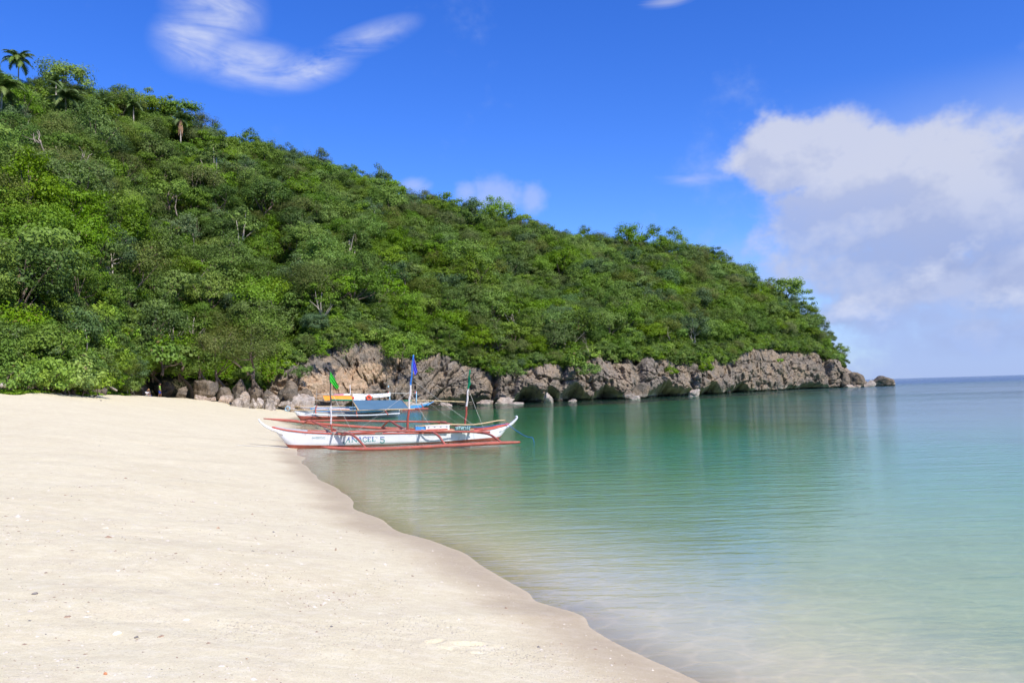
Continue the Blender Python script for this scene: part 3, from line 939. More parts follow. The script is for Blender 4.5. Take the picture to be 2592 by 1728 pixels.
def scatter_trees():
    n = 60000
    px = rng.uniform(-620, 2140, n); s = rng.uniform(0.0, 1.07, n)
    Yc, _ = cliff_top(px); Yr = H(4, px)
    Y = Yc + (Yr - Yc) * s
    keep = rng.random(n) < (Y * (Yr - Yc)) / (260 * 160)
    px, s = px[keep], s[keep]
    # an explicit rim along the cliff and the back of the beach
    rp = np.arange(-620, 2138, 5.5) + rng.uniform(-3, 3, 502)[:len(np.arange(-620, 2138, 5.5))]
    px = np.concatenate([rp, px]); s = np.concatenate([rng.uniform(0.0, 0.012, len(rp)), s])
    shade = (s < 0.035) & (px > 338) & (px < 600)          # the shaded recess behind the people stays open
    px, s = px[~shade], s[~shade]
    x, y, z = hill_pt(px, s)
    # big-to-small dart throwing on a hash grid
    cell = 3.0; grid = {}; out = []
    for i in range(len(px)):
        rad = (1.7 + 0.95 * abs(math.sin(i * 12.9898))) * (1.28 if px[i] < 900 and s[i] < 0.7 else 1.0) if s[i] > 0.03 else 1.15
        gx, gy = int(x[i] // cell), int(y[i] // cell); ok = True
        for a in (-1, 0, 1):
            for b in (-1, 0, 1):
                for (qx, qy, qr) in grid.get((gx + a, gy + b), ()):
                    if (qx - x[i]) ** 2 + (qy - y[i]) ** 2 < ((rad + qr) * 0.62) ** 2: ok = False; break
                if not ok: break
            if not ok: break
        if ok:
            grid.setdefault((gx, gy), []).append((x[i], y[i], rad)); out.append((px[i], s[i], x[i], y[i], z[i], rad))
    return np.array(out)


def canopy_Y(px, py, top=4.0):
    """depth of the leaf canopy seen at a pixel"""
    s_ = np.linspace(0, 1, 200); x, y, z = hill_pt(np.full(200, float(px)), s_)
    need = zat(px, py, y)
    # walking up the slope the canopy first hides the pixel, then falls below the sight line
    ok = np.where(z + top >= need)[0]
    return float(y[ok[0]]) if len(ok) else float(y[-1])


# things that must stay in sight among the trees: column, row, half width
FEATURES = [(47, 150, 45, 85), (166, 246, 55, 22), (8, 215, 40, 24), (338, 268, 34, 22), (457, 300, 36, 50), (142, 204, 30, 16), (268, 262, 28, 16),
            (82, 300, 26, 34), (165, 352, 22, 28), (192, 378, 22, 28), (112, 335, 16, 20), (447, 492, 26, 30), (505, 648, 22, 26), (690, 745, 12, 22), (1705, 826, 18, 22), (1265, 815, 26, 34), (345, 712, 22, 22), (1490, 860, 14, 20), (745, 900, 12, 24)]
TREES = scatter_trees()


def choose_kinds():
    px, s, x, y, z, rad = TREES.T
    n = len(px)
    pn = np.stack([x / 13, y / 13, 0 * x], 1)
    u = np.clip(0.5 + perlin(pn) * 0.55 + rng.normal(size=n) * 0.22, 0, 0.9999)
    cum = np.cumsum([w for _, w in MIXK]); cum /= cum[-1]
    order = [3, 0, 1, 2, 4, 5]
    ki = np.zeros(n, int); sc = np.zeros(n)
    fam = np.searchsorted(cum, u)
    for i in range(n):
        grp = MIXK[fam[i]][0]
        ki[i] = grp[rng.integers(len(grp))]
        sc[i] = rng.uniform(0.75, 1.25) * (0.62 + rad[i] * 0.22)
        if s[i] < 0.02:
            if px[i] < 690:
                ki[i] = rng.choice(k_shr + k_big + k_bri) if rng.random() < 0.6 else ki[i]
                sc[i] *= 0.85
            else:
                ki[i] = rng.choice(k_shr) if rng.random() < 0.55 else ki[i]; sc[i] *= 0.62 if px[i] < 2050 else 0.5
        if s[i] >= 0.93: sc[i] *= rng.uniform(0.8, 1.35)
        if px[i] > 2080: sc[i] *= 0.7
        if rng.random() < 0.045 and s[i] > 0.05: sc[i] *= 1.35
    return ki, sc


TK, TS = choose_kinds()


def clear_sight():
    px, s, x, y, z, rad = TREES.T
    top = np.array([horizon_y(a) for a in px]) - (z + 5.2 * TS - CAM_H) / y * FOC
    bot = np.array([horizon_y(a) for a in px]) - (z + 0.8 - CAM_H) / y * FOC
    keep = np.ones(len(px), bool)
    for (fx, fy, hw, dn) in FEATURES:
        Yf = canopy_Y(fx, fy, 7.0) - 2.0
        hwt = hw * 0.6 + 2.0 * TS / y * FOC
        keep &= ~((y < Yf + 1.0) & (np.abs(px - fx) < hwt) & (top < fy + dn * 0.75) & (bot > fy - hw))
    return keep


_k = clear_sight()
TREES, TK, TS = TREES[_k], TK[_k], TS[_k]


def copy_tree_kind(k, loc, rotz, scale, label, group, name='tree', cat='tree'):
    e = bpy.data.objects.new(name, None); e.location = loc; e.rotation_euler = (0, 0, rotz); e.scale = scale
    e.empty_display_size = 0.3; COL.objects.link(e)
    for nm, me in (('trunk', KINDS[k][1]), ('crown', KINDS[k][0])):
        c = bpy.data.objects.new(nm, me); c.parent = e; COL.objects.link(c)
    return tag(e, label, cat, group)


def build_forest():
    px, s, x, y, z, rad = TREES.T
    size = TS / y
    vis = (px > -30) & (px < 2160) & (s <= 1.0)
    order = np.argsort(-np.where(vis, size, 0))
    single = set(order[:285].tolist())
    marks = [(110, 'below the tall palm'), (225, 'above the light green bushes'), (330, 'above the driftwood'), (430, 'above the people'), (560, 'above the big dark boulder'), (690, 'above the white boulders'),
             (800, 'beside the dark ravine'), (965, 'above the orange rock face'), (1110, 'above the blue mast'), (1260, 'above the third mast'), (1420, 'above the pillar rock'), (1560, 'above the hanging bush'),
             (1700, 'above the leaning block'), (1850, 'above the white sea boulder'), (2000, 'above the far cliff'), (9999, 'near the headland tip')]
    info = []
    for i in sorted(single):
        w = KINDS[TK[i]][2]
        noun = 'shrub' if TK[i] in k_shr + k_big else 'tree'
        size_w = 'small ' if TS[i] < 0.85 else ('large ' if TS[i] > 1.15 else '')
        row = 'at the forest edge' if s[i] < 0.02 else ('low on the slope' if s[i] < 0.12 else ('partway up' if s[i] < 0.3 else 'high up'))
        info.append((f'{size_w}{w} {noun} {row} {next(m for u, m in marks if px[i] < u)}', px[i], i, noun, f'{w} {noun}s {row}'))
    same = {}
    for r in info: same.setdefault(r[0], []).append(r)
    nth = ['leftmost', 'second from left', 'third from left', 'fourth from left', 'fifth from left', 'sixth from left', 'seventh from left', 'eighth from left', 'ninth from left', 'tenth from left']
    for base_l, rs in same.items():
        rs.sort(key=lambda r: r[1])
        for j, (lb, _, i, noun, grp) in enumerate(rs):
            if len(rs) > 1: lb += ', ' + (nth[j] if j < len(nth) else 'rightmost')
            copy_tree_kind(int(TK[i]), (x[i], y[i], z[i] - 0.3), rng.uniform(0, 6.28), (TS[i] * rng.uniform(0.9, 1.1), TS[i] * rng.uniform(0.9, 1.1), TS[i] * rng.uniform(0.85, 1.15)),
                           lb, grp, name='shrub' if noun == 'shrub' else 'forest_tree', cat=noun)
    rest = np.array([i for i in range(len(px)) if i not in single])
    # undergrowth shrubs that close the gaps between the trees
    m = 9000
    up = rng.uniform(-500, 2138, m); us = rng.uniform(0.0, 1.0, m) ** 1.3
    us = np.where((up > 338) & (up < 600), np.maximum(us, 0.035), us)
    ux, uy, uz = hill_pt(up, us)
    ukind = rng.choice(k_shr, m, p=[0.06, 0.5, 0.44]); usz = rng.uniform(0.7, 1.25, m) * np.where(up > 2080, 0.6, 1.0)
    # the rest of the forest, further up the hill, as one mass
    proto = bpy.data.collections.new('forest_kinds')
    ids = {}
    for k, (c, t, w) in enumerate(KINDS):
        o = bpy.data.objects.new('kind_%02d' % k, c); proto.objects.link(o)
    pm = bpy.data.meshes.new('forest')
    pm.vertices.add(len(rest) + m)
    pm.vertices.foreach_set('co', np.concatenate([np.stack([x[rest], y[rest], z[rest] - 0.3], 1), np.stack([ux, uy, uz - 0.2], 1)]).astype(np.float32).ravel())
    for nm, typ, arr in (('pick', 'INT', np.concatenate([TK[rest], ukind]).astype(np.int32)), ('size', 'FLOAT', np.concatenate([TS[rest], usz]).astype(np.float32)), ('turn', 'FLOAT', rng.uniform(0, 6.28, len(rest) + m).astype(np.float32))):
        a = pm.attributes.new(nm, typ, 'POINT'); a.data.foreach_set('value', arr)
    fo = link(bpy.data.objects.new('forest', pm))
    tag(fo, 'dense mixed green forest covering the upper slopes of the headland', None, None, 'stuff')
    g = bpy.data.node_groups.new('forest_scatter', 'GeometryNodeTree')
    g.interface.new_socket('Geometry', in_out='INPUT', socket_type='NodeSocketGeometry')
    g.interface.new_socket('Geometry', in_out='OUTPUT', socket_type='NodeSocketGeometry')
    N = g.nodes; L = g.links
    gi = N.new('NodeGroupInput'); go = N.new('NodeGroupOutput')
    ci = N.new('GeometryNodeCollectionInfo'); ci.inputs['Collection'].default_value = proto
    ci.inputs['Separate Children'].default_value = True; ci.inputs['Reset Children'].default_value = True
    ip = N.new('GeometryNodeInstanceOnPoints'); ip.inputs['Pick Instance'].default_value = True

    def na(nm, typ):
        a = N.new('GeometryNodeInputNamedAttribute'); a.data_type = typ; a.inputs['Name'].default_value = nm; return a.outputs[0]
    cx = N.new('ShaderNodeCombineXYZ'); L.new(na('turn', 'FLOAT'), cx.inputs[2])
    L.new(gi.outputs[0], ip.inputs['Points']); L.new(ci.outputs[0], ip.inputs['Instance'])
    L.new(na('pick', 'INT'), ip.inputs['Instance Index']); L.new(cx.outputs[0], ip.inputs['Rotation']); L.new(na('size', 'FLOAT'), ip.inputs['Scale'])
    L.new(ip.outputs[0], go.inputs[0])
    md = fo.modifiers.new('scatter', 'NODES'); md.node_group = g
    print('TREES', len(px), 'single', len(single))


build_forest()

# ================================================================== BOULDERS
def bpx(x0, x1, ytop, ybase, Y, depth, seed, mat, label, group=None, sink=0.12, **kw):
    """a boulder spanning columns x0..x1 and rows ytop..ybase at depth Y"""
    w = (x1 - x0) / FOC * Y * 1.10; h = (ybase - ytop) / FOC * Y * 1.12
    c = P((x0 + x1) / 2, ybase, Y); c.y += depth * 0.25
    g = float(ground_z(np.array([c.x]), np.array([c.y - depth * 0.3]))[0])
    if 0.0 < g < c.z: h += c.z - g; c.z = g                  # stand on the sand, not above it
    c.z -= sink * h
    return boulder(c, (w, depth, h * (1 + sink)), seed, mat, label, group, **kw)


GB = 'dark boulders under the trees at the beach end'
GW = 'bleached boulders at the edge of the sand'
GC = 'rocks standing in the water below the cliff'
GT = 'rocks off the tip of the headland'
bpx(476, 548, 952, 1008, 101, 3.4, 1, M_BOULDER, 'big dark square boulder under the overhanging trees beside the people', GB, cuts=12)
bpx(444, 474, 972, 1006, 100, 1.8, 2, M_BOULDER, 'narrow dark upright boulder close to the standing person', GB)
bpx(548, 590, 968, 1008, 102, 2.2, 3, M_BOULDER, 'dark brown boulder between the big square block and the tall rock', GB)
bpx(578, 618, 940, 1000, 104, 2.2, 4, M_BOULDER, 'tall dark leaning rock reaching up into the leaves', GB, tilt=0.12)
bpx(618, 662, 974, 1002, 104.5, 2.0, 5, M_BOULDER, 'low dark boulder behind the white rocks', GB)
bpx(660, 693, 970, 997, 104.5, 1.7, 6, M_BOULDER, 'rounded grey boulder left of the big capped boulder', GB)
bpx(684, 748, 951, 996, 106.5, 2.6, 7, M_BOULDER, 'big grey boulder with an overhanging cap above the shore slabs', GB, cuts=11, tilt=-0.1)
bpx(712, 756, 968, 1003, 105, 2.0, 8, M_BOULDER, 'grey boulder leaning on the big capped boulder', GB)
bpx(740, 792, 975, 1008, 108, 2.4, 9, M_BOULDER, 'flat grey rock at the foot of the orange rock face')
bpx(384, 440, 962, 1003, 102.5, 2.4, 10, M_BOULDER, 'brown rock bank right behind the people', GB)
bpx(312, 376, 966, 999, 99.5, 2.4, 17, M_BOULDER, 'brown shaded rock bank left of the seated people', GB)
bpx(578, 612, 999, 1026, 101, 1.6, 11, M_PALE, 'white pitted round boulder at the sand edge', GW)
bpx(603, 634, 989, 1026, 102, 1.6, 12, M_PALE, 'tall white ribbed boulder with a split down it', GW, tilt=0.15)
bpx(632, 650, 999, 1022, 101.5, 0.9, 13, M_PALE, 'small white stone between the ribbed and the pointed boulder', GW)
bpx(648, 668, 1000, 1023, 102, 1.0, 14, M_PALE, 'small pale stone stacked behind the pointed white boulder', GW)
bpx(660, 700, 1006, 1029, 101, 1.7, 15, M_PALE, 'white pointed boulder beside the long grey slab', GW, cuts=12)
bpx(484, 520, 997, 1014, 99, 1.6, 16, M_PALE, 'low white slab at the foot of the big dark boulder', GW, tilt=-0.2)
bpx(514, 548, 1000, 1018, 99, 1.5, 18, M_PALE, 'low white sloping slab second from the big dark boulder', GW, tilt=0.25)
bpx(544, 585, 995, 1021, 100.5, 1.7, 19, M_PALE, 'broad pale mound of stone left of the round white boulder', GW)
bpx(676, 706, 994, 1012, 104, 1.4, 20, M_PALE, 'pale stone behind the pointed white boulder', GW)
bpx(696, 800, 993, 1030, 104.5, 3.4, 21, M_PALE, 'long grey-white slab with a flat pitted top above the boats', cuts=14, sub=5)
bpx(722, 745, 1015, 1035, 101, 1.0, 22, M_PALE, 'small white block below the long slab by the blue boat', GW)
bpx(752, 790, 1012, 1034, 103, 1.5, 23, M_PALE, 'pale block under the right end of the long slab', GW)
bpx(795, 850, 1000, 1030, 109, 2.2, 24, M_BOULDER, 'tan block behind the laundry lines')
bpx(1371, 1404, 990, 1027, 134, 2.0, 31, M_PALE, 'pale squarish pillar rock standing in the water before a cave', GC, cuts=12)
bpx(1205, 1258, 1007, 1029, 134, 2.4, 32, M_PALE, 'low pale rock at the waterline below the folded cliff', GC)
bpx(1250, 1306, 1004, 1026, 134, 2.4, 33, M_PALE, 'broad pale ledge rock left of the dark cave', GC)
bpx(1290, 1330, 1016, 1026, 133, 1.8, 34, M_PALE, 'flat pale rock just above the water in the cave mouth', GC)
bpx(1436, 1460, 1008, 1019, 136, 1.3, 35, M_PALE, 'small flat rock in the shade right of the pillar rock', GC)
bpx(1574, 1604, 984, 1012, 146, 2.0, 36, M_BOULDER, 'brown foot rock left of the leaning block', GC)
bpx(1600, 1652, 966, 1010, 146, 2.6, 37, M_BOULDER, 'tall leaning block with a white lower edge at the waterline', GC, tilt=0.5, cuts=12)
bpx(1592, 1630, 1000, 1012, 144, 1.4, 38, M_PALE, 'low pale stone at the foot of the leaning block', GC)
bpx(1738, 1778, 981, 1004, 158, 2.0, 39, M_PALE, 'bright white smooth boulder at the mouth of a cave', GC)
bpx(1108, 1150, 1018, 1032, 132, 2.0, 40, M_PALE, 'flat pale rock behind the blue boat bow', GC)
bpx(1160, 1205, 1015, 1030, 133, 2.0, 41, M_BOULDER, 'brown rock at the waterline behind the third mast', GC)
bpx(2147, 2194, 940, 976, 252, 5.0, 51, M_BOULDER, 'cracked blocky rock at the very tip of the headland', GT, cuts=13)
bpx(2122, 2160, 925, 984, 250, 5.0, 52, M_BOULDER, 'sloping buttress rock at the end of the cliff', GT, cuts=12)
bpx(2190, 2219, 962, 981, 255, 2.6, 53, M_PALE, 'small pale pointed rock left of the rounded sea rock', GT)
bpx(2212, 2268, 947, 979, 262, 6.0, 54, M_BOULDER, 'large rounded rock standing alone in the sea off the tip', GT, cuts=5)
bpx(2158, 2186, 972, 984, 251, 2.6, 55, M_PALE, 'flat pale slab at the waterline below the blocky tip rock', GT, tilt=0.2)
bpx(2135, 2165, 972, 985, 249, 2.6, 56, M_PALE, 'flat white slab at the waterline below the sloping buttress', GT)


# ================================================================== PALMS, BARE TREES, BEACH PLANTS
def palm(cpx, cpy, Y, rad, label, seed, drop=1.0, skirt=False, bpy_px=None, lean=0.0, nfr=21, trunk_r=0.14):
    r_ = np.random.default_rng(seed)
    Y = min(Y, canopy_Y(cpx, cpy, 7.0) - 2.0); top = P(cpx, cpy, Y)
    base = Vector((top.x - lean, top.y, 0))
    base.z = P(cpx, bpy_px, Y).z if bpy_px else top.z - 7
    e = empty('coconut_palm', base, label, 'palm', 'coconut palms along the ridge')
    pts = curve([base + Vector((0, 0, -0.8)), base.lerp(top, 0.5) + Vector((lean * 0.25, 0, 0)), top], 8)
    MB().tube(pts, [trunk_r * (1.25 - 0.5 * i / 7) for i in range(8)], 8).build('trunk', M_BARK_PALE, e, True)
    for i in range(nfr):
        az = 2 * math.pi * (i * 0.382) + r_.uniform(-0.2, 0.2)
        el = r_.uniform(0.35, 1.35) if i < nfr * 0.7 else r_.uniform(-0.35, 0.3)
        L = rad * r_.uniform(0.85, 1.15)
        h = Vector((math.cos(az), math.sin(az), 0))
        n = 14; mid = []
        p = top.copy(); ang = el
        for k in range(n + 1):
            mid.append(p.copy())
            p = p + (h * math.cos(ang) + Vector((0, 0, math.sin(ang)))) * (L / n)
            ang -= (0.09 + 0.05 * drop) * (0.5 + k / n)
        v = []; f = []
        for k in range(1, n + 1):
            t = (mid[k] - mid[k - 1]).normalized(); sd = t.cross(Vector((0, 0, 1))).normalized(); up = sd.cross(t)
            wl = L * 0.24 * math.sin(math.pi * min(1, (k / n) ** 0.7 * 0.96 + 0.04)) + 0.05
            for sg in (-1, 1):
                for j in (0.0, 0.33, 0.66):
                    a = mid[k].lerp(mid[k - 1], j)
                    b = a + sd * sg * wl * r_.uniform(0.85, 1.1) + t * wl * 0.5 - Vector((0, 0, 1)) * wl * r_.uniform(0.25, 0.6)
                    w_ = t * (L / n) * 0.34
                    q = len(v); v += [a - w_, a + w_, b + w_ * 0.3]; f.append((q, q + 1, q + 2))
        nl = len(f)
        mb = MB(); mb.tube(mid, [0.045 * (1 - 0.8 * k / n) for k in range(n + 1)], 4); mb.add(v, f)
        o = mb.build('frond', ML_PALM, e)
        a = o.data.attributes.new('leafv', 'FLOAT', 'FACE')
        a.data.foreach_set('value', np.full(len(o.data.polygons), r_.uniform(0.15, 1.0), np.float32))
    if skirt:
        mb = MB()
        for i in range(16):
            az = i / 16 * 6.283; h = Vector((math.cos(az), math.sin(az), 0))
            q = top + Vector((0, 0, -0.2))
            mb.tube([q, q + h * 0.55 + Vector((0, 0, -0.7)), q + h * 0.45 + Vector((0, 0, -r_.uniform(2.2, 4.4)))], [0.12, 0.16, 0.05], 4)
        mb.build('dead_frond_skirt', M_SKIRT, e)
    return e


M_SKIRT = simple_mat('dead_palm_leaf', (0.36, 0.22, 0.14), 0.9, 0.1, 0.3, 3)
palm(47, 150, 184, 4.4, 'tall coconut palm standing above all the trees on the hilltop', 1, 1.3, bpy_px=228)
palm(166, 246, 176, 4.8, 'coconut palm with yellowish fronds sticking out of the hillside canopy', 2, 0.8, bpy_px=300, nfr=17)
palm(4, 222, 180, 4.2, 'coconut palm at the picture edge below the tall hilltop palm', 3, 0.9, bpy_px=270)
palm(338, 268, 196, 3.3, 'small pale-trunked palm on the ridge left of the bushy skyline trees', 4, 1.1, bpy_px=315, nfr=17)
palm(457, 300, 198, 3.4, 'palm with a reddish skirt of dead fronds on the ridge', 5, 0.9, skirt=True, bpy_px=358, nfr=16)
palm(142, 204, 188, 3.2, 'small palm half hidden between the skyline trees', 6, 1.0, bpy_px=245, nfr=15)
palm(268, 262, 192, 3.0, 'low palm tuft on the ridge right of the yellowish palm', 7, 0.9, bpy_px=292, nfr=15)


def bare_tree(px, py, Y, h, seed, label, mat=None, r0=0.10, spread=0.75, lean=0.0, cut=2):
    """crooked leafless tree; px, py is the middle of what shows above the leaves"""
    r_ = np.random.default_rng(seed)
    Y = canopy_Y(px, py, 6.5) - 2.0; top = P(px, py, Y); base = top - Vector((lean, -0.4, h * 0.75))
    mb = MB()

    def grow(p, d, L, r, lev):
        pts = [p]; n = 5
        for k in range(n):
            d = (d + Vector((r_.normal() * 0.28, r_.normal() * 0.28, r_.normal() * 0.2 + 0.05))).normalized()
            p = p + d * L / n; pts.append(p)
        mb.tube(pts, [r * (1 - 0.55 * k / n) for k in range(n + 1)], 5)
        if lev > 0:
            for _ in range(2 + (r_.random() < 0.4)):
                dd = (d + Vector((r_.normal() * spread, r_.normal() * spread * 0.7, r_.uniform(-0.1, 0.6)))).normalized()
                grow(pts[int(r_.integers(3, 6))], dd, L * r_.uniform(0.5, 0.8), r * 0.55, lev - 1)
    grow(base, Vector((lean * 0.2, -0.1, 1)).normalized(), h * 0.55, r0, cut)
    o = mb.build('bare_tree', mat or M_DEAD, None, True, base=base)
    return tag(o, label, 'tree', 'leafless pale trees among the forest')


bare_tree(82, 300, 160, 6.5, 1, 'leafless pale tree with reddish crooked limbs below the tall palm', r0=0.17)
bare_tree(165, 352, 156, 5.5, 2, 'white crooked dead branch curling out of the hillside canopy', r0=0.17, lean=0.8)
bare_tree(192, 378, 154, 5.5, 3, 'white S-shaped dead branch right of the crooked one', r0=0.16, lean=-0.6)
bare_tree(112, 335, 158, 4.5, 4, 'short white dead branch left of the crooked one', r0=0.12)
bare_tree(447, 492, 150, 5.5, 5, 'forked pale bare crown in the middle of the left slope', r0=0.13)
bare_tree(505, 648, 132, 4.5, 6, 'grey bare branches above the dark ravine', r0=0.11)
bare_tree(690, 745, 120, 3.6, 7, 'thin white dead stem beside the dark ravine', r0=0.07)
bare_tree(1705, 826, 170, 3.6, 8, 'pair of white bleached branches low on the right slope', r0=0.10, lean=0.8, cut=1)
bare_tree(1265, 815, 146, 5.5, 9, 'fan of thin pale bare stems above the cliff rim', r0=0.09, spread=0.9, cut=3)
bare_tree(345, 712, 100, 3.2, 10, 'slanting white broken branch on the left slope', r0=0.09, lean=1.2, cut=1)
bare_tree(1490, 860, 146, 4.0, 11, 'thin grey bare shrub stems on the cliff edge near the hanging bush', r0=0.06, cut=3)
bare_tree(745, 900, 113, 4.0, 12, 'thin white bare stem beside the grey rock slope', r0=0.06, cut=2)


def plant(k, px, py, Y, sc, label, group=None, name='shrub', cat='shrub', rot=0.0, sq=1.0):
    b = P(px, py, Y)
    o = copy_tree_kind(k, b, rot, (sc, sc, sc * sq), label, group, name, cat)
    if name == 'overhanging_tree':
        gx, gy = b.x + 0.6, b.y + 2.6
        gz = float(ground_z(np.array([gx]), np.array([gy]))[0])
        mi = Matrix.Rotation(-rot, 4, 'Z'); q = lambda v: (mi @ (Vector(v) - b)) / sc
        pts = curve([q((gx, gy, gz - 0.4)), q(((gx + b.x) / 2 + 0.3, gy - 0.7, (gz + b.z) / 2)), q((b.x, b.y, b.z + 0.3)), q((b.x, b.y - 0.2, b.z + 1.2))], 10)
        mb = MB(); mb.tube(pts, [0.24 - 0.012 * i for i in range(10)], 7)
        st = bpy.data.objects.new('lower_stem', mesh_of('lower_stem', mb.v, mb.f, M_BARK, True)); st.parent = o; COL.objects.link(st)
    return o


# the round olive tree over the boulders and other single plants that stand out
k_round = kind(81, 3.6, 5.0, 1.2, 70, 95, 0.19, ML_OLIVE, 'olive', spread=0.3, flat=0.75)
k_over = kind(82, 3.0, 3.4, 0.2, 50, 70, 0.26, ML_MID, 'mid green', low=-0.8)
plant(k_round, 640, 968, 104.5, 1.15, 'broad rounded olive-green tree hanging over the dark boulders', name='overhanging_tree', cat='tree', rot=0.6)
plant(k_round, 548, 962, 104.5, 1.05, 'olive-green tree left of the broad rounded one', name='overhanging_tree', cat='tree', rot=2.6)
plant(k_over, 455, 955, 103, 1.0, 'leafy green tree drooping over the standing person', name='overhanging_tree', cat='tree', rot=1.1, sq=0.9)
plant(k_over, 385, 955, 102.5, 1.05, 'dense leafy tree shading the seated people', name='overhanging_tree', cat='tree', rot=3.4)
plant(k_over, 505, 948, 103, 0.95, 'drooping leafy branch mass above the big square boulder', name='overhanging_tree', cat='tree', rot=5.0)
plant(k_over, 300, 978, 90, 0.9, 'green tangled tree behind the driftwood bank', name='overhanging_tree', cat='tree', rot=0.3)
plant(k_big[0], 240, 975, 72, 1.05, 'pale large-leaved shrub left of the driftwood bank', rot=0.4)
plant(k_big[1], 410, 935, 97, 1.2, 'pale large-leaved bush high above the standing person', rot=1.4)
plant(k_big[0], 460, 925, 100, 1.0, 'yellowish large-leaved bush up right of the standing person', rot=2.2)
for i, (px, py, Y, sc, w) in enumerate(((150, 984, 62, 0.95, 'rounded light green bush on the sand edge, third from the picture edge'), (185, 986, 64, 0.9, 'rounded light green bush right beside the large-leaved shrub'),
                                         (118, 982, 60, 0.8, 'rounded light green bush, second from the picture edge'), (72, 982, 58, 0.8, 'low light green bush nearest the heap of dry twigs'), (210, 984, 66.5, 1.0, 'light green bush squeezed against the large-leaved shrub'), (35, 978, 55.5, 0.9, 'light green bush right behind the heap of reddish twigs'), (165, 975, 64, 1.3, 'tallest light green bush, standing behind the other bushes'), (98, 972, 60, 1.2, 'tall light green bush behind the grey brushwood'))):
    q = P(px, py, Y - 3.2); q.z = float(ground_z(np.array([q.x]), np.array([q.y]))[0]) - 0.15
    copy_tree_kind(k_shr[0], q, i * 1.7, (sc * 1.25, sc * 1.1, sc * 1.15), w, 'light green bushes on the sand edge', 'shrub', 'shrub')
plant(k_shr[0], 625, 945, 100.5, 0.45, 'small bright yellow-green sprig on the boulders', rot=0.8)
for i, (px, py, Y, sc, k, w) in enumerate(((1490, 955, 140, 1.25, k_shr[0], 'bright green bush hanging down the cliff right of the pillar rock'), (1455, 938, 141, 1.1, k_big[1], 'leafy bush on the rim left of the hanging bush'),
                                            (1300, 955, 133.5, 1.15, k_shr[1], 'green bush filling the cleft above the dark cave'), (1262, 958, 134, 1.0, k_shr[2], 'dark bush low in the cliff cleft'),
                                            (1088, 945, 133, 0.5, k_shr[1], 'small green bush clinging to the rock beside the blue flag'), (760, 962, 111, 1.0, k_shr[2], 'dark green shrub at the foot of the bare white stem'),
                                            (1700, 950, 158, 0.9, k_shr[1], 'leafy bush trailing over the rim of the right cliff'), (1790, 945, 168, 0.8, k_big[1], 'big-leaved bush on the rim above the long cave'),
                                            (1975, 918, 214, 0.6, k_shr[0], 'small bright tuft in the face of the far cliff'), (2118, 912, 247, 1.1, k_shr[0], 'bright green bush at the end of the cliff rim'),
                                            (1020, 915, 133, 1.2, k_over, 'dark bush hanging over the grey rock above the blue mast'), (865, 886, 117, 0.9, k_shr[2], 'dark shrub on top of the grey rock slope'),
                                            (815, 905, 115.5, 0.6, k_shr[1], 'small light bush in a crack of the grey slope'))):
    plant(k, px, py, Y, sc, w, 'bushes growing on the cliff', rot=i * 1.3)


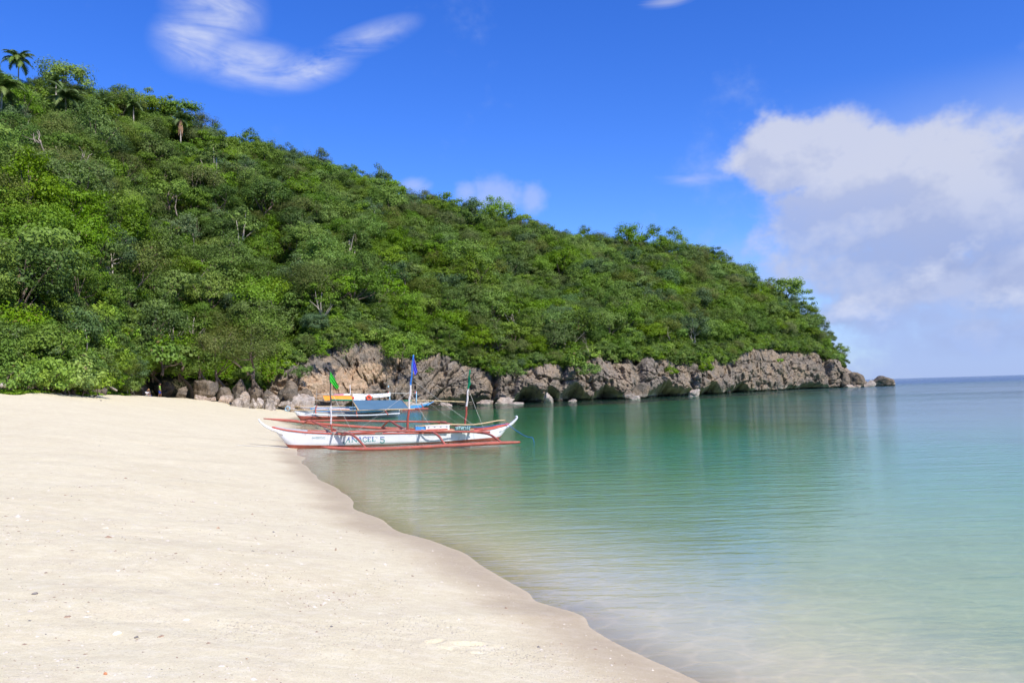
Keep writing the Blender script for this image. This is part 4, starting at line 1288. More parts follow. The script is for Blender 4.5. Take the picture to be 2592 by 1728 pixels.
def ground_cover():
    """creepers and grass at the back of the sand, plus low growth that closes the forest edge: nobody could count it"""
    r_ = np.random.default_rng(5)
    n = 26000
    px = r_.uniform(-300, 330, n) ; u = r_.random(n) ** 1.4
    Yb = H(1, px); y = Yb - 4.5 * (1 - u) * (0.25 + 0.75 * (np.sin(px * 0.03) * 0.5 + 0.5)) + u * 5
    x = KX(px) * y
    z = ground_z(x, y)
    hh = 0.12 + 1.1 * u ** 2 * r_.random(n)
    pts = np.stack([x, y, z + hh * r_.random(n)], 1)
    nr = np.stack([r_.normal(size=n) * 0.5, r_.normal(size=n) * 0.5 - 0.3, np.full(n, 0.8)], 1); nr /= np.linalg.norm(nr, axis=1)[:, None]
    v, f = leaf_quads(pts, nr, 0.20 * r_.uniform(0.5, 1.4, n), r_)
    # low growth along the foot of the forest
    m = 60000
    px = r_.uniform(-300, 700, m); Yb = H(1, px); d = r_.random(m)
    y = Yb + 0.5 + d * 5; x = KX(px) * y
    zz = hill_pt(px, np.clip((y - Yb - 0.5) / np.maximum(H(4, px) - Yb, 20), 0, 1))[2]
    shade = sstep(px, 330, 360) * (1 - sstep(px, 640, 690))
    z = zz + r_.random(m) ** 0.8 * (1.2 + d * 2.2) + shade * 1.6
    keep = (r_.random(m) > shade * 0.35) & ((shade < 0.5) | (z > zz + 2.4))
    pts2 = np.stack([x, y, z], 1)[keep]; m = len(pts2)
    nr = np.stack([r_.normal(size=m) * 0.5, r_.normal(size=m) * 0.5 - 0.5, np.full(m, 0.6)], 1); nr /= np.linalg.norm(nr, axis=1)[:, None]
    v2, f2 = leaf_quads(pts2, nr, 0.27 * r_.uniform(0.5, 1.4, m), r_)
    # and along the rim of the cliff, spilling over it
    k = 52000
    px3 = r_.uniform(690, 2135, k); Yc, zc = cliff_top(px3)
    patch = fbm(np.stack([px3 / 45, px3 * 0, px3 * 0], 1), 3)
    o = r_.random(k)
    y3 = Yc + o * 4 - 0.9 * r_.random(k) - np.clip(patch, 0, 1) * 0.8; x3 = KX(px3) * y3
    z3 = zc + 0.4 + o * 1.6 + r_.normal(size=k) * 0.5 - np.clip(patch, -0.2, 1) * 2.2 * r_.random(k)
    far = np.where(px3 > 2060, r_.random(k) < 0.5, True) & (patch > -0.55)
    pts3 = np.stack([x3, y3, z3], 1)[far]; k = len(pts3)
    nr = np.stack([r_.normal(size=k) * 0.5, r_.normal(size=k) * 0.5 - 0.6, np.full(k, 0.6)], 1); nr /= np.linalg.norm(nr, axis=1)[:, None]
    v3, f3 = leaf_quads(pts3, nr, 0.30 * r_.uniform(0.5, 1.4, k), r_)
    for nm, vv, ff, mt, lb in (('creeping_grass', v, f, ML_LIGHT, 'low light green creepers and grass at the back of the sand'), ('undergrowth', v2, f2, ML_MID, 'tangled leafy undergrowth along the foot of the forest'),
                               ('rim_undergrowth', v3, f3, ML_MID, 'scrubby green undergrowth spilling over the cliff rim')):
        o = obj(nm, vv, ff, mt)
        a = o.data.attributes.new('leafv', 'FLOAT', 'FACE'); a.data.foreach_set('value', r_.random(len(ff)).astype(np.float32))
        tag(o, lb, None, None, 'stuff')


ground_cover()


def twig_heap(px, py, Y, w, h, n, seed, label):
    r_ = np.random.default_rng(seed); c = P(px, py, Y); c.z = float(ground_z(np.array([c.x]), np.array([c.y]))[0])
    mb = MB()
    for _ in range(n):
        a = r_.uniform(0, math.pi); t = r_.normal() * 0.4
        p = c + Vector((r_.normal() * w * 0.25, r_.normal() * 0.4, 0)); p.z += abs(r_.normal()) * h * 0.35
        d = Vector((math.cos(a), math.sin(a) * 0.5, t * 0.5)) * r_.uniform(0.4, 1.0) * w * 0.35
        mb.tube([p - d, p + Vector((r_.normal() * 0.05, 0, r_.normal() * 0.06)), p + d], [0.03, 0.028, 0.012], 4)
    o = mb.build('brushwood_heap', M_TWIG, None, base=c)
    o['kind'] = 'stuff'
    return tag(o, label, None, None)


M_TWIG = simple_mat('dry_twigs', (0.32, 0.22, 0.16), 0.9, 0.1, 0.45, 2)
twig_heap(22, 975, 53.5, 1.7, 0.8, 70, 1, 'heap of dry reddish twigs under the trees at the picture edge')
twig_heap(90, 981, 57, 1.4, 0.4, 45, 2, 'heap of grey dry brushwood on the sand edge')
twig_heap(105, 983, 58, 1.2, 0.3, 30, 3, 'low grey brushwood right of the grey heap')
M_LOG = simple_mat('driftwood', (0.42, 0.36, 0.30), 0.9, 0.1, 0.25, 3, 0.5, 10)
bpx(196, 262, 962, 988, 70, 2.0, 61, M_BOULDER, 'low grey stone bank at the foot of the large-leaved shrub', cuts=12)


def logg(p0, p1, Y0, Y1, r, label, grp='driftwood along the back of the beach'):
    a, b = P(*p0, Y0), P(*p1, Y1)
    for q in (a, b): q.z = max(q.z, float(ground_z(np.array([q.x]), np.array([q.y]))[0]) + r * 0.6)
    m = (a + b) / 2 + Vector((0, 0.1, 0.06))
    mb = MB(); mb.tube(curve([a, m, b], 8), [r * 0.8, r, r * 1.05, r, r * 0.95, r * 0.9, r * 0.8, r * 0.5], 8)
    o = mb.build('driftwood_log', M_LOG, None, True, base=a)
    return tag(o, label, 'driftwood', grp)


logg((253, 974), (296, 988), 73, 71, 0.12, 'pale slanting driftwood log beside the stone bank')
logg((315, 970), (340, 996), 88, 84, 0.05, 'thin bent dead stem leaning on the sand before the dark bank')
logg((60, 980), (85, 981), 56, 56, 0.07, 'short pale driftwood stick in front of the grey heap')
logg((0, 976), (16, 978), 51, 51, 0.14, 'pale log end at the picture edge under the twig heap')

# ================================================================== BOATS
M_WHITE = simple_mat('white_boat_paint', (0.74, 0.74, 0.73), 0.42, 0.4, 0.06, 2.0, 0.06, 20, (0.52, 0.47, 0.40), 0.05)
M_RED = simple_mat('red_oxide_paint', (0.43, 0.115, 0.080), 0.55, 0.3, 0.22, 3.0, 0.12, 25, (0.36, 0.22, 0.17), 0.06)
M_RED_BRIGHT = simple_mat('bright_red_paint', (0.54, 0.11, 0.07), 0.45, 0.35, 0.12, 4.0)
M_BLUE = simple_mat('blue_boat_paint', (0.07, 0.30, 0.64), 0.42, 0.4, 0.12, 2.0)
M_BAMBOO = simple_mat('bamboo', (0.55, 0.40, 0.22), 0.5, 0.3, 0.2, 5.0)
M_WOOD = simple_mat('grey_wood', (0.34, 0.28, 0.22), 0.85, 0.15, 0.3, 8.0, 0.4, 30)
M_INNER = simple_mat('boat_inside', (0.42, 0.41, 0.39), 0.7, 0.2, 0.15, 3.0)
M_ROPE = simple_mat('pale_rope', (0.62, 0.60, 0.54), 0.9, 0.1, 0.1)
M_ROPE_BLUE = simple_mat('blue_rope', (0.035, 0.17, 0.50), 0.8, 0.1, 0.1)
M_GREEN_FLAG = simple_mat('green_flag', (0.05, 0.50, 0.045), 0.8, 0.1, 0.08)
M_DKGREEN_FLAG = simple_mat('dark_green_flag', (0.01, 0.21, 0.10), 0.8, 0.1, 0.08)
M_BLUE_FLAG = simple_mat('violet_blue_flag', (0.085, 0.09, 0.62), 0.8, 0.1, 0.08)
M_DARKPOLE = simple_mat('dark_pole', (0.09, 0.085, 0.08), 0.8, 0.2, 0.3)
M_TARP = simple_mat('grey_blue_tarp', (0.085, 0.165, 0.235), 0.7, 0.2, 0.07, 1.5)
M_TARP_IN = simple_mat('tarp_underside', (0.30, 0.22, 0.11), 0.8, 0.1, 0.1)
M_ORANGE = simple_mat('orange_sheet', (0.85, 0.32, 0.05), 0.8, 0.1, 0.06)
M_TOWEL = simple_mat('white_towel', (0.80, 0.82, 0.86), 0.9, 0.1, 0.04)
M_GREENPOLE = simple_mat('green_pole', (0.03, 0.26, 0.15), 0.6, 0.3, 0.15)
M_TEAL = simple_mat('teal_netting', (0.24, 0.38, 0.36), 0.9, 0.1, 0.35, 14)
M_MASTBLUE = simple_mat('blue_mast_paint', (0.03, 0.17, 0.52), 0.5, 0.3, 0.2, 9, dirt=(0.7, 0.72, 0.75), dirt_amt=0.06)
M_MASTWHITE = simple_mat('chipped_white_mast', (0.70, 0.68, 0.65), 0.6, 0.3, 0.1, 9, dirt=(0.40, 0.10, 0.07), dirt_amt=0.10)
M_MASTRED = simple_mat('chipped_red_mast', (0.36, 0.085, 0.06), 0.6, 0.3, 0.2, 9, dirt=(0.22, 0.06, 0.05), dirt_amt=0.1)
M_PALEBLUE = simple_mat('pale_blue_paint', (0.35, 0.58, 0.72), 0.5, 0.3, 0.08)
M_RING = simple_mat('life_ring_orange', (0.75, 0.10, 0.05), 0.6, 0.3, 0.08)
M_FLOWER = simple_mat('patterned_cloth', (0.55, 0.12, 0.22), 0.9, 0.1, 0.7, 22)
M_BLACK = simple_mat('black_rubber', (0.03, 0.03, 0.03), 0.7, 0.2, 0.2)


class Hull:
    """plank boat hull between two ends; l runs along it, w across (away from the viewer), h up"""
    def __init__(s, A, B, beam, heel, sheer, red, keel, footL, footR, inner=0.9):
        s.A = Vector((A[0], A[1], 0)); s.B = Vector((B[0], B[1], 0)); s.L = (s.B - s.A).length
        s.e1 = (s.B - s.A).normalized(); s.e2 = Vector((-s.e1.y, s.e1.x, 0)); s.th = math.tan(heel)
        s.beam = beam; s.footL, s.footR, s.keel = footL, footR, keel
        s.sh = np.array(sorted((s.l_of(px), zat(px, py, s.Yl(s.l_of(px)) - beam)) for px, py in sheer))
        s.rd = np.array(sorted((s.l_of(px), zat(px, py, s.Yl(s.l_of(px)) - beam * 0.8)) for px, py in red))
    def Yl(s, l): return s.A.y + s.e1.y * l
    def l_of(s, px):
        k = kx(px)
        return (k * s.A.y - s.A.x) / (s.e1.x - k * s.e1.y)
    def b(s, l):
        u = abs(l - s.L / 2) / (s.L / 2 + 0.15)
        return max(0.025, s.beam * (1 - u ** 2.7))
    def hs(s, l): return float(np.interp(l, s.sh[:, 0], s.sh[:, 1])) + s.b(l) * s.th
    def hr(s, l): return float(np.interp(l, s.rd[:, 0], s.rd[:, 1])) + s.b(l) * 0.8 * s.th
    def hk(s, l):
        k = s.keel
        if l < s.footL: t = (s.footL - l) / s.footL; return k + (s.hs(0) - k) * min(1, t) ** 1.1
        if l > s.footR: t = (l - s.footR) / (s.L - s.footR); return k + (s.hs(s.L) - k) * min(1, t) ** 1.1
        return k
    def w(s, l, h):
        k, t = s.hk(l), s.hs(l)
        q = min(1.0, max(0.0, (h - k) / max(t - k, 0.02)))
        return s.b(l) * (0.86 * min(1.0, q / 0.4) ** 0.6 + 0.14 * q)
    def pt(s, l, w, h):
        return s.A + s.e1 * l + s.e2 * w + Vector((0, 0, h + w * s.th))
    def build(s, root, m_side, m_bottom, m_gun, m_in, deck_drop=0.2, foredeck=None):
        n = 52
        ls = [s.L * (0.5 - 0.5 * math.cos(math.pi * i / (n - 1))) for i in range(n)]
        for nm, mt, lo, hi, rows in (('hull_bottom', m_bottom, 0, 1, 6), ('hull', m_side, 1, 2, 9)):
            v = []; f = []
            for sg in (-1, 1):
                o = len(v)
                for l in ls:
                    k, t = s.hk(l), s.hs(l); r = min(max(s.hr(l), k), t)
                    a, b_ = (k, r) if lo == 0 else (r, t)
                    for j in range(rows):
                        h = a + (b_ - a) * j / (rows - 1)
                        v.append(s.pt(l, sg * s.w(l, h), h))
                g = grid_faces(n, rows) + o
                f += [tuple(q) for q in (g if sg > 0 else g[:, ::-1])]
            obj(nm, v, f, mt, root, True)
        # inside: sides and floor
        v = []
        for l in ls:
            t = s.hs(l); k = s.hk(l); d = max(t - deck_drop, k + 0.03)
            wt = s.w(l, t) * 0.93; wd = s.w(l, d) * 0.9
            v += [s.pt(l, -wt, t - 0.005), s.pt(l, -wd, d), s.pt(l, wd, d), s.pt(l, wt, t - 0.005)]
        obj('inner_deck', v, [tuple(q) for q in grid_faces(n, 4)], m_in, root)
        for sg in (-1, 1):
            mb = MB()
            for l0, l1 in zip(ls[:-1], ls[1:]): pass
            mb.tube([s.pt(l, sg * s.w(l, s.hs(l)) * 1.02, s.hs(l) + 0.012) for l in ls], 0.034, 6)
            mb.build('gunwale', m_gun, root, True)
        if foredeck:
            for (l0, l1, mt) in foredeck:
                v = []; m = 14
                for i in range(m):
                    l = l0 + (l1 - l0) * i / (m - 1); wt = s.w(l, s.hs(l)) * 0.99; h = s.hs(l) + 0.03
                    v += [s.pt(l, -wt, h), s.pt(l, -wt * 0.4, h + 0.05), s.pt(l, wt * 0.4, h + 0.05), s.pt(l, wt, h)]
                obj('foredeck', v, [tuple(q) for q in grid_faces(m, 4)], mt, root)


def pole(root, name, pts, r, mat, n=14, seg=8, taper=None):
    q = curve([P(*p) for p in pts], n) if len(pts) > 2 else [P(*pts[0]).lerp(P(*pts[1]), i / (n - 1)) for i in range(n)]
    rad = [r * (taper(i / (n - 1)) if taper else 1) * (1 + 0.04 * math.sin(i * 2.3)) for i in range(n)]
    return MB().tube(q, rad, seg).build(name, mat, root, True)


def mast(root, p0, p1, Y0, Y1, r, bands):
    """bands: [(up to fraction, material)]"""
    n = 40; a, b = P(*p0, Y0), P(*p1, Y1)
    pts = [a.lerp(b, i / (n - 1)) + Vector((0.012 * math.sin(i * 0.7), 0, 0)) for i in range(n)]
    mb = MB(); mb.tube(pts, [r * (1 - 0.4 * i / (n - 1)) * (1 + 0.07 * math.sin(i * 1.9)) for i in range(n)], 8)
    fm = []
    for k in range(len(mb.f)):
        t = (k // 8) / (n - 1)
        fm.append(next((j for j, (u, _) in enumerate(bands) if t <= u), len(bands) - 1))
    return obj('mast', mb.v, mb.f, [m for _, m in bands], root, True, fm=fm)


def cloth(name, mat, c00, c10, c01, c11, root, nu=14, nv=12, fold=0.05, waves=2.5, sag=0.0, label=None, cat=None, group=None, thick=0.0):
    """sheet between four corners: c00-c10 the held edge, c01-c11 the far edge"""
    c00, c10, c01, c11 = map(Vector, (c00, c10, c01, c11))
    nrm = (c10 - c00).cross(c01 - c00).normalized()
    v = []
    for i in range(nu):
        for j in range(nv):
            u, t = i / (nu - 1), j / (nv - 1)
            p = c00.lerp(c10, u).lerp(c01.lerp(c11, u), t)
            p = p + nrm * fold * math.sin(u * waves * 6.28 + t * 1.2) * t
            p.z -= sag * 4 * u * (1 - u) * t
            v.append(p)
    f = [tuple(q) for q in grid_faces(nu, nv)]
    b = None if root is not None else c00
    o = obj(name, v, f, mat, root, True, base=b)
    if label: tag(o, label, cat, group)
    return o


# ------------------------------------------------------------------ the near boat
b1 = empty('outrigger_boat', P(985, 1132, 37.2), 'white and red outrigger boat with three flag masts nosed onto the sand', 'boat', 'outrigger boats in the bay')
A1 = P(690, 1083, 36.6); B1 = P(1290, 1075, 38.8)
h1 = Hull(A1, B1, 0.52, R(4), [(690, 1083), (725, 1090), (770, 1095), (860, 1099), (980, 1097), (1090, 1096), (1180, 1093), (1240, 1087), (1290, 1074)],
          [(690, 1124), (730, 1126), (860, 1127), (980, 1125), (1100, 1118), (1180, 1112), (1260, 1106)], -0.16, 0.85, 9.95)
h1.build(b1, M_WHITE, M_RED, M_RED_BRIGHT, M_INNER, 0.16, [(h1.L - 2.1, h1.L - 0.08, M_RED_BRIGHT), (0.1, 1.5, M_INNER)])
# curved stem horns
Yl, Yr = A1.y, B1.y
for pts in ([(716, 1098, Yl + 0.1), (700, 1090, Yl), (686, 1085, Yl), (672, 1078, Yl), (661, 1069, Yl), (654, 1060, Yl)],
            [(1262, 1092, Yr - 0.1), (1279, 1082, Yr), (1292, 1074, Yr), (1302, 1065, Yr), (1308, 1058, Yr), (1308, 1053, Yr), (1304, 1054, Yr)]):
    q = curve([P(*p) for p in pts], 16)
    MB().tube(q, [0.15 * (1 - i / 15) ** 0.8 + 0.045 for i in range(16)], 8, flat=0.45, side=h1.e2).build('stem_horn', M_WHITE, b1, True)
tp = lambda t: min(1.0, 0.35 + 5 * t, 0.55 + 6 * (1 - t))
pole(b1, 'outrigger_float', [(813, 1130, 33.9), (850, 1134, 33.9), (930, 1136, 34.0), (1030, 1133, 34.1), (1130, 1127.5, 34.2), (1230, 1122.5, 34.3), (1317, 1118.5, 34.4)], 0.074, M_RED, 30, 10, tp)
pole(b1, 'outrigger_float', [(667, 1059, 41.2), (750, 1066, 41.3), (830, 1074, 41.4), (960, 1083, 41.5), (1060, 1086, 41.6), (1150, 1087, 41.7)], 0.074, M_RED, 30, 10, tp)
pole(b1, 'side_rail', [(866, 1100, 36.2), (905, 1096, 35.8), (980, 1090, 35.7), (1060, 1091, 35.8), (1150, 1092, 35.9), (1241, 1093, 36.0)], 0.045, M_RED, 24)
pole(b1, 'side_rail', [(776, 1065, 40.8), (860, 1064, 40.9), (985, 1066, 41.0), (1130, 1068, 41.2)], 0.045, M_RED, 24)
for pts in ([(858, 1093, 37.3), (884, 1098, 35.7), (900, 1106, 35.0), (915, 1121, 34.3), (926, 1134, 34.0)],
            [(1060, 1090, 37.7), (1093, 1093.5, 35.8), (1109, 1102, 35.1), (1120, 1116, 34.5), (1129, 1128, 34.2)],
            [(1185, 1091, 38.2), (1222, 1095, 36.0), (1241, 1100, 35.3), (1258, 1111, 34.7), (1272, 1121, 34.35)],
            [(880, 1097, 37.3), (842, 1086, 38.9), (815, 1077, 39.8), (785, 1064, 40.9), (775, 1067, 41.2), (767, 1072, 41.35)],
            [(1040, 1091, 37.7), (1010, 1079, 39.4), (986, 1065, 41.0), (975, 1073, 41.3), (964, 1084, 41.5)],
            [(1190, 1087, 38.2), (1160, 1079, 39.6), (1118, 1068, 41.1), (1110, 1075, 41.4), (1104, 1085, 41.6)]):
    pole(b1, 'outrigger_arm', pts, 0.052, M_RED, 18, 8, lambda t: 1.15 - 0.35 * t)
m1 = mast(b1, (839, 1098), (835, 934), 37.2, 37.0, 0.042, [(0.13, M_MASTRED), (0.42, M_MASTWHITE), (1, M_DARKPOLE)])
m2 = mast(b1, (1030, 1096), (1046, 898), 37.5, 37.3, 0.058, [(0.30, M_MASTRED), (0.60, M_MASTWHITE), (1, M_MASTBLUE)])
m3 = mast(b1, (1176, 1092), (1189, 936), 38.0, 37.8, 0.052, [(0.40, M_MASTRED), (0.68, M_MASTWHITE), (1, M_DKGREEN_FLAG)])
cloth('flag', M_GREEN_FLAG, P(834, 937, 37), P(835, 966, 37), P(859, 977, 36.9), P(853, 986, 36.9), m1, fold=0.06)['label'] = 'bright green flag'
cloth('flag', M_BLUE_FLAG, P(1046, 901, 37.3), P(1045, 931, 37.3), P(1058, 938, 37.2), P(1050, 951, 37.2), m2, fold=0.05)['label'] = 'violet blue flag'
cloth('flag', M_DKGREEN_FLAG, P(1189, 937, 37.8), P(1188, 958, 37.8), P(1191, 971, 37.7), P(1184, 983, 37.7), m3, fold=0.05)['label'] = 'dark green flag'
for p0, p1 in (((1038, 990, 37.4), (907, 1087, 36.9)), ((1038, 992, 37.4), (1092, 1084, 36.6)), ((1043, 960, 37.3), (1205, 1080, 38)), ((1186, 985, 37.9), (1225, 1086, 37.6)), ((836, 985, 37.1), (889, 1087, 36.7)), ((1040, 985, 37.4), (1160, 1072, 40.9))):
    MB().tube([P(*p0), P(*p0).lerp(P(*p1), 0.5) + Vector((0, 0, -0.03)), P(*p1)], 0.0055, 4).build('stay_line', M_ROPE, b1)
for l, dm in ((2.1, 0.0), (3.0, 0.02), (4.4, 0.0), (6.0, 0.02), (7.4, 0.0)):
    w = h1.b(l) * 0.97
    MB().box(h1.pt(l, 0, h1.hs(l) - 0.02 + dm), (0.22, 2 * w, 0.03), (h1.e1, h1.e2, Vector((0, 0, 1)))).build('thwart', M_WOOD, b1)
# grey timbers lashed across the hull at the first mast
for i, (pa, pb) in enumerate((((853, 1091, 36.6), (900, 1097, 36.2)), ((855, 1086, 37.6), (890, 1096, 36.1)), ((820, 1083, 38.2), (846, 1099, 36.4)), ((750, 1082, 38.4), (840, 1084, 38.0)), ((950, 1096, 36.3), (968, 1095, 36.3)))):
    MB().tube([P(*pa), P(*pb)], (0.06, 0.05, 0.04, 0.018, 0.06)[i], 6).build('lashed_timber', M_WOOD if i != 3 else M_BAMBOO, b1)


# lettering painted on the side
def hull_front(h, px, py):
    l = h.l_of(px); z = float(zat(px, py, h.Yl(l) - h.beam * 0.9))
    hh = z
    for _ in range(4): w = h.w(l, hh); hh = z + w * h.th
    return h.pt(l, -w - 0.008, hh)


def stroke_letter(strokes, x0, y0, x1, y1, wd):
    """polyline strokes in a unit box -> quads mapped on the hull; y up in the box"""
    v = []; f = []
    for st in strokes:
        pts = st['p']; ww = st.get('w', 1.0)
        if st.get('c'):
            pts = [(q.x, q.y) for q in curve([(a, b, 0) for a, b in pts], 14)]
        for (a, b), (c, d) in zip(pts[:-1], pts[1:]):
            L = math.hypot((c - a) * (x1 - x0), (d - b) * (y0 - y1)) + 1e-6
            nx = -(d - b) * (y0 - y1) / L * wd * ww / 2; ny = (c - a) * (x1 - x0) / L * wd * ww / 2
            ex = (c - a) * (x1 - x0) / L * wd * 0.2; ey = (d - b) * (y0 - y1) / L * wd * 0.2
            q = len(v)
            X = lambda t: x0 + t * (x1 - x0); Yy = lambda t: y0 - t * (y0 - y1)
            for sx, ax, ay, px_, py_ in ((-1, a, b, -ex, -ey), (1, a, b, -ex, -ey), (1, c, d, ex, ey), (-1, c, d, ex, ey)):
                v.append(hull_front(h1, X(ax) + px_ + sx * nx, Yy(ay) - py_ - sx * ny))
            f.append((q, q + 1, q + 2, q + 3))
    return v, f


def letter_material():
    m, t = material('painted_lettering')
    z = t.xyz(t.pos())[2]
    c = t.mix(z.step(0.235, 0.36), (0.06, 0.30, 0.27), (0.07, 0.13, 0.42))
    t.out(t.pbsdf(c, 0.5, 0.3))
    return m


M_LETTER = letter_material()
M_NUMBER = simple_mat('number_paint', (0.16, 0.33, 0.33), 0.5, 0.3, 0.1)
I = lambda *p, w=1.0, c=False: {'p': list(p), 'w': w, 'c': c}
LET = {
    'A1': [I((0.95, 1.0), (0.72, 0.55), (0.50, 0.05), (0.34, -0.28), (0.14, -0.34), (0.02, -0.18), (0.06, 0.02), (0.2, 0.05), w=1.0, c=True), I((0.05, 0.5), (0.06, 0.8), (0.3, 0.95), (0.5, 1.0), w=0.22, c=True),
           I((0.86, 1.0), (0.95, 0.0), w=1.4), I((0.84, 0.0), (1.06, 0.0), w=0.6), I((0.62, 0.42), (0.92, 0.42), w=0.6)],
    'A': [I((0.48, 1.0), (0.1, 0.0), w=0.7), I((0.5, 1.0), (0.88, 0.0), w=1.4), I((0.22, 0.35), (0.75, 0.35), w=0.6), I((0.0, 0.0), (0.24, 0.0), w=0.6), I((0.7, 0.0), (1.05, 0.0), w=0.6), I((0.35, 1.0), (0.6, 1.0), w=0.6)],
    'N': [I((0.14, 0.0), (0.14, 1.0), w=0.8), I((0.12, 1.0), (0.86, 0.0), w=1.5), I((0.88, 0.0), (0.88, 1.0), w=0.8), I((0.0, 1.0), (0.25, 1.0), w=0.6), I((0.0, 0.0), (0.3, 0.0), w=0.6), I((0.74, 1.0), (1.02, 1.0), w=0.6)],
    'C': [I((0.92, 0.78), (0.75, 0.98), (0.45, 1.0), (0.16, 0.8), (0.08, 0.5), (0.16, 0.2), (0.45, 0.0), (0.75, 0.04), (0.94, 0.24), w=1.1, c=True)],
    'E': [I((0.2, 0.0), (0.2, 1.0), w=1.5), I((0.04, 1.0), (0.88, 1.0), w=0.7), I((0.04, 0.0), (0.92, 0.0), w=0.7), I((0.2, 0.5), (0.66, 0.5), w=0.7), I((0.88, 1.0), (0.88, 0.8), w=0.6), I((0.92, 0.0), (0.92, 0.24), w=0.6)],
    'L': [I((0.26, 0.0), (0.26, 1.0), w=1.5), I((0.04, 1.0), (0.5, 1.0), w=0.6), I((0.04, 0.0), (0.92, 0.0), w=0.7), I((0.92, 0.0), (0.92, 0.28), w=0.6), I((0.75, 0.92), (1.15, 1.0), (1.5, 0.96), (1.25, 0.7), w=0.22, c=True)],
    '5': [I((0.15, 1.0), (0.92, 1.0), w=1.1), I((0.18, 1.0), (0.16, 0.56), w=1.0), I((0.16, 0.56), (0.5, 0.66), (0.86, 0.5), (0.92, 0.25), (0.68, 0.02), (0.3, 0.0), (0.08, 0.2), w=1.2, c=True)]}
for ch, x0, x1, y0, y1 in (('A1', 866, 883, 1118.5, 1106), ('N', 887, 902, 1118, 1106), ('A', 903, 914, 1117.5, 1106), ('C', 915, 926, 1117.5, 1105.8), ('E', 927, 936, 1117, 1105.8), ('L', 938, 947, 1116.5, 1105.5), ('5', 958, 970, 1120, 1106)):
    v, f = stroke_letter(LET[ch], x0, y0, x1, y1, 1.7)
    obj('painted_letter', v, f, M_LETTER, b1)


def small_text(txt, px0, px1, pybase, pytop, mat, root):
    cu = bpy.data.curves.new('t', 'FONT'); cu.body = txt
    ob = bpy.data.objects.new('t', cu); COL.objects.link(ob)
    dg = bpy.context.evaluated_depsgraph_get()
    me = bpy.data.meshes.new_from_object(ob.evaluated_get(dg))
    v = np.array([q.co[:] for q in me.vertices]); f = [tuple(p.vertices) for p in me.polygons]
    bpy.data.objects.remove(ob); bpy.data.curves.remove(cu); bpy.data.meshes.remove(me)
    u = (v[:, 0] - v[:, 0].min()) / np.ptp(v[:, 0]); t = (v[:, 1] - v[:, 1].min()) / np.ptp(v[:, 1])
    vv = [hull_front(h1, px0 + a * (px1 - px0), pybase + b * (pytop - pybase)) for a, b in zip(u, t)]
    obj('painted_number', vv, f, mat, root)


small_text('04-0007502', 788.5, 822, 1110.5, 1105.2, M_NUMBER, b1)


# ------------------------------------------------------------------ cargo on the near boat
def box_thing(name, x0, x1, ytop, ybot, Y, d, mat, label, cat, lid=None, parts=()):
    a, b = P(x0, ybot, Y), P(x1, ybot, Y); w = (b - a).length; h = (ybot - ytop) / FOC * Y
    c = (a + b) / 2 + h1.e2 * d / 2
    e = empty(name, c, label, cat)
    MB().box(c + Vector((0, 0, h * 0.42)), (w, d, h * 0.84), (h1.e1, h1.e2, Vector((0, 0, 1)))).build('body', mat, e)
    if lid: MB().box(c + Vector((0, 0, h * 0.93)), (w * 1.05, d * 1.06, h * 0.16), (h1.e1, h1.e2, Vector((0, 0, 1)))).build('lid', lid, e)
    for i in range(parts if isinstance(parts, int) else 0):
        q = c - h1.e2 * (d / 2 + 0.008) + h1.e1 * w * (-0.38 + 0.76 * i / max(parts - 1, 1)) + Vector((0, 0, h * 0.62))
        MB().box(q, (0.07, 0.02, 0.022), (h1.e1, h1.e2, Vector((0, 0, 1)))).build('clip', M_BLACK, e)
    return e


M_FOAM = simple_mat('white_foam', (0.78, 0.77, 0.74), 0.8, 0.1, 0.05)
box_thing('storage_box', 1052, 1080, 1076.5, 1088, 37.3, 0.45, M_BLUE, 'blue wooden box with a pale lid on the near boat', 'box', M_WOOD)
box_thing('cooler_box', 1078, 1138, 1075.5, 1088, 37.4, 0.42, M_FOAM, 'long white lidded cooler box amidships on the near boat', 'box', M_FOAM, 4)
MB().box(P(1106, 1086.5, 37.05), (0.95, 0.08, 0.05), (h1.e1, h1.e2, Vector((0, 0, 1)))).build('red_board', M_RED_BRIGHT, None, base=P(1106, 1086.5, 37.05))
tag(bpy.data.objects['red_board'], 'bright red board leaning in front of the white cooler box', 'board')
q = curve([P(*p) for p in ((1058, 1079, 37.3), (1100, 1075.5, 37.4), (1150, 1074, 37.7), (1195, 1074.5, 38.0), (1235, 1069, 38.3), (1262, 1064, 38.6), (1279, 1063.5, 38.7))], 26)
tag(MB().tube(q, [0.032] * 20 + [0.03, 0.03, 0.03, 0.028, 0.026, 0.024], 7).build('bamboo_pole', M_BAMBOO, None, True, base=q[0]), 'long curved bamboo pole laid along the near boat towards its stern horn', 'pole')
q = curve([P(*p) for p in ((1035, 1082, 37.6), (1090, 1090, 37.2), (1150, 1088.5, 37.5), (1200, 1087, 37.8))], 16)
tag(MB().tube(q, 0.026, 6).build('bamboo_pole', M_BAMBOO, None, True, base=q[0]), 'straight thin bamboo pole low beside the cooler box', 'pole')
q = curve([P(*p) for p in ((900, 1089, 37.9), (1000, 1087.5, 38.0), (1055, 1083, 38.0))], 12)
tag(MB().tube(q, 0.03, 6).build('bamboo_pole', M_WOOD, None, True, base=q[0]), 'grey wooden pole lying between the first and second mast', 'pole')


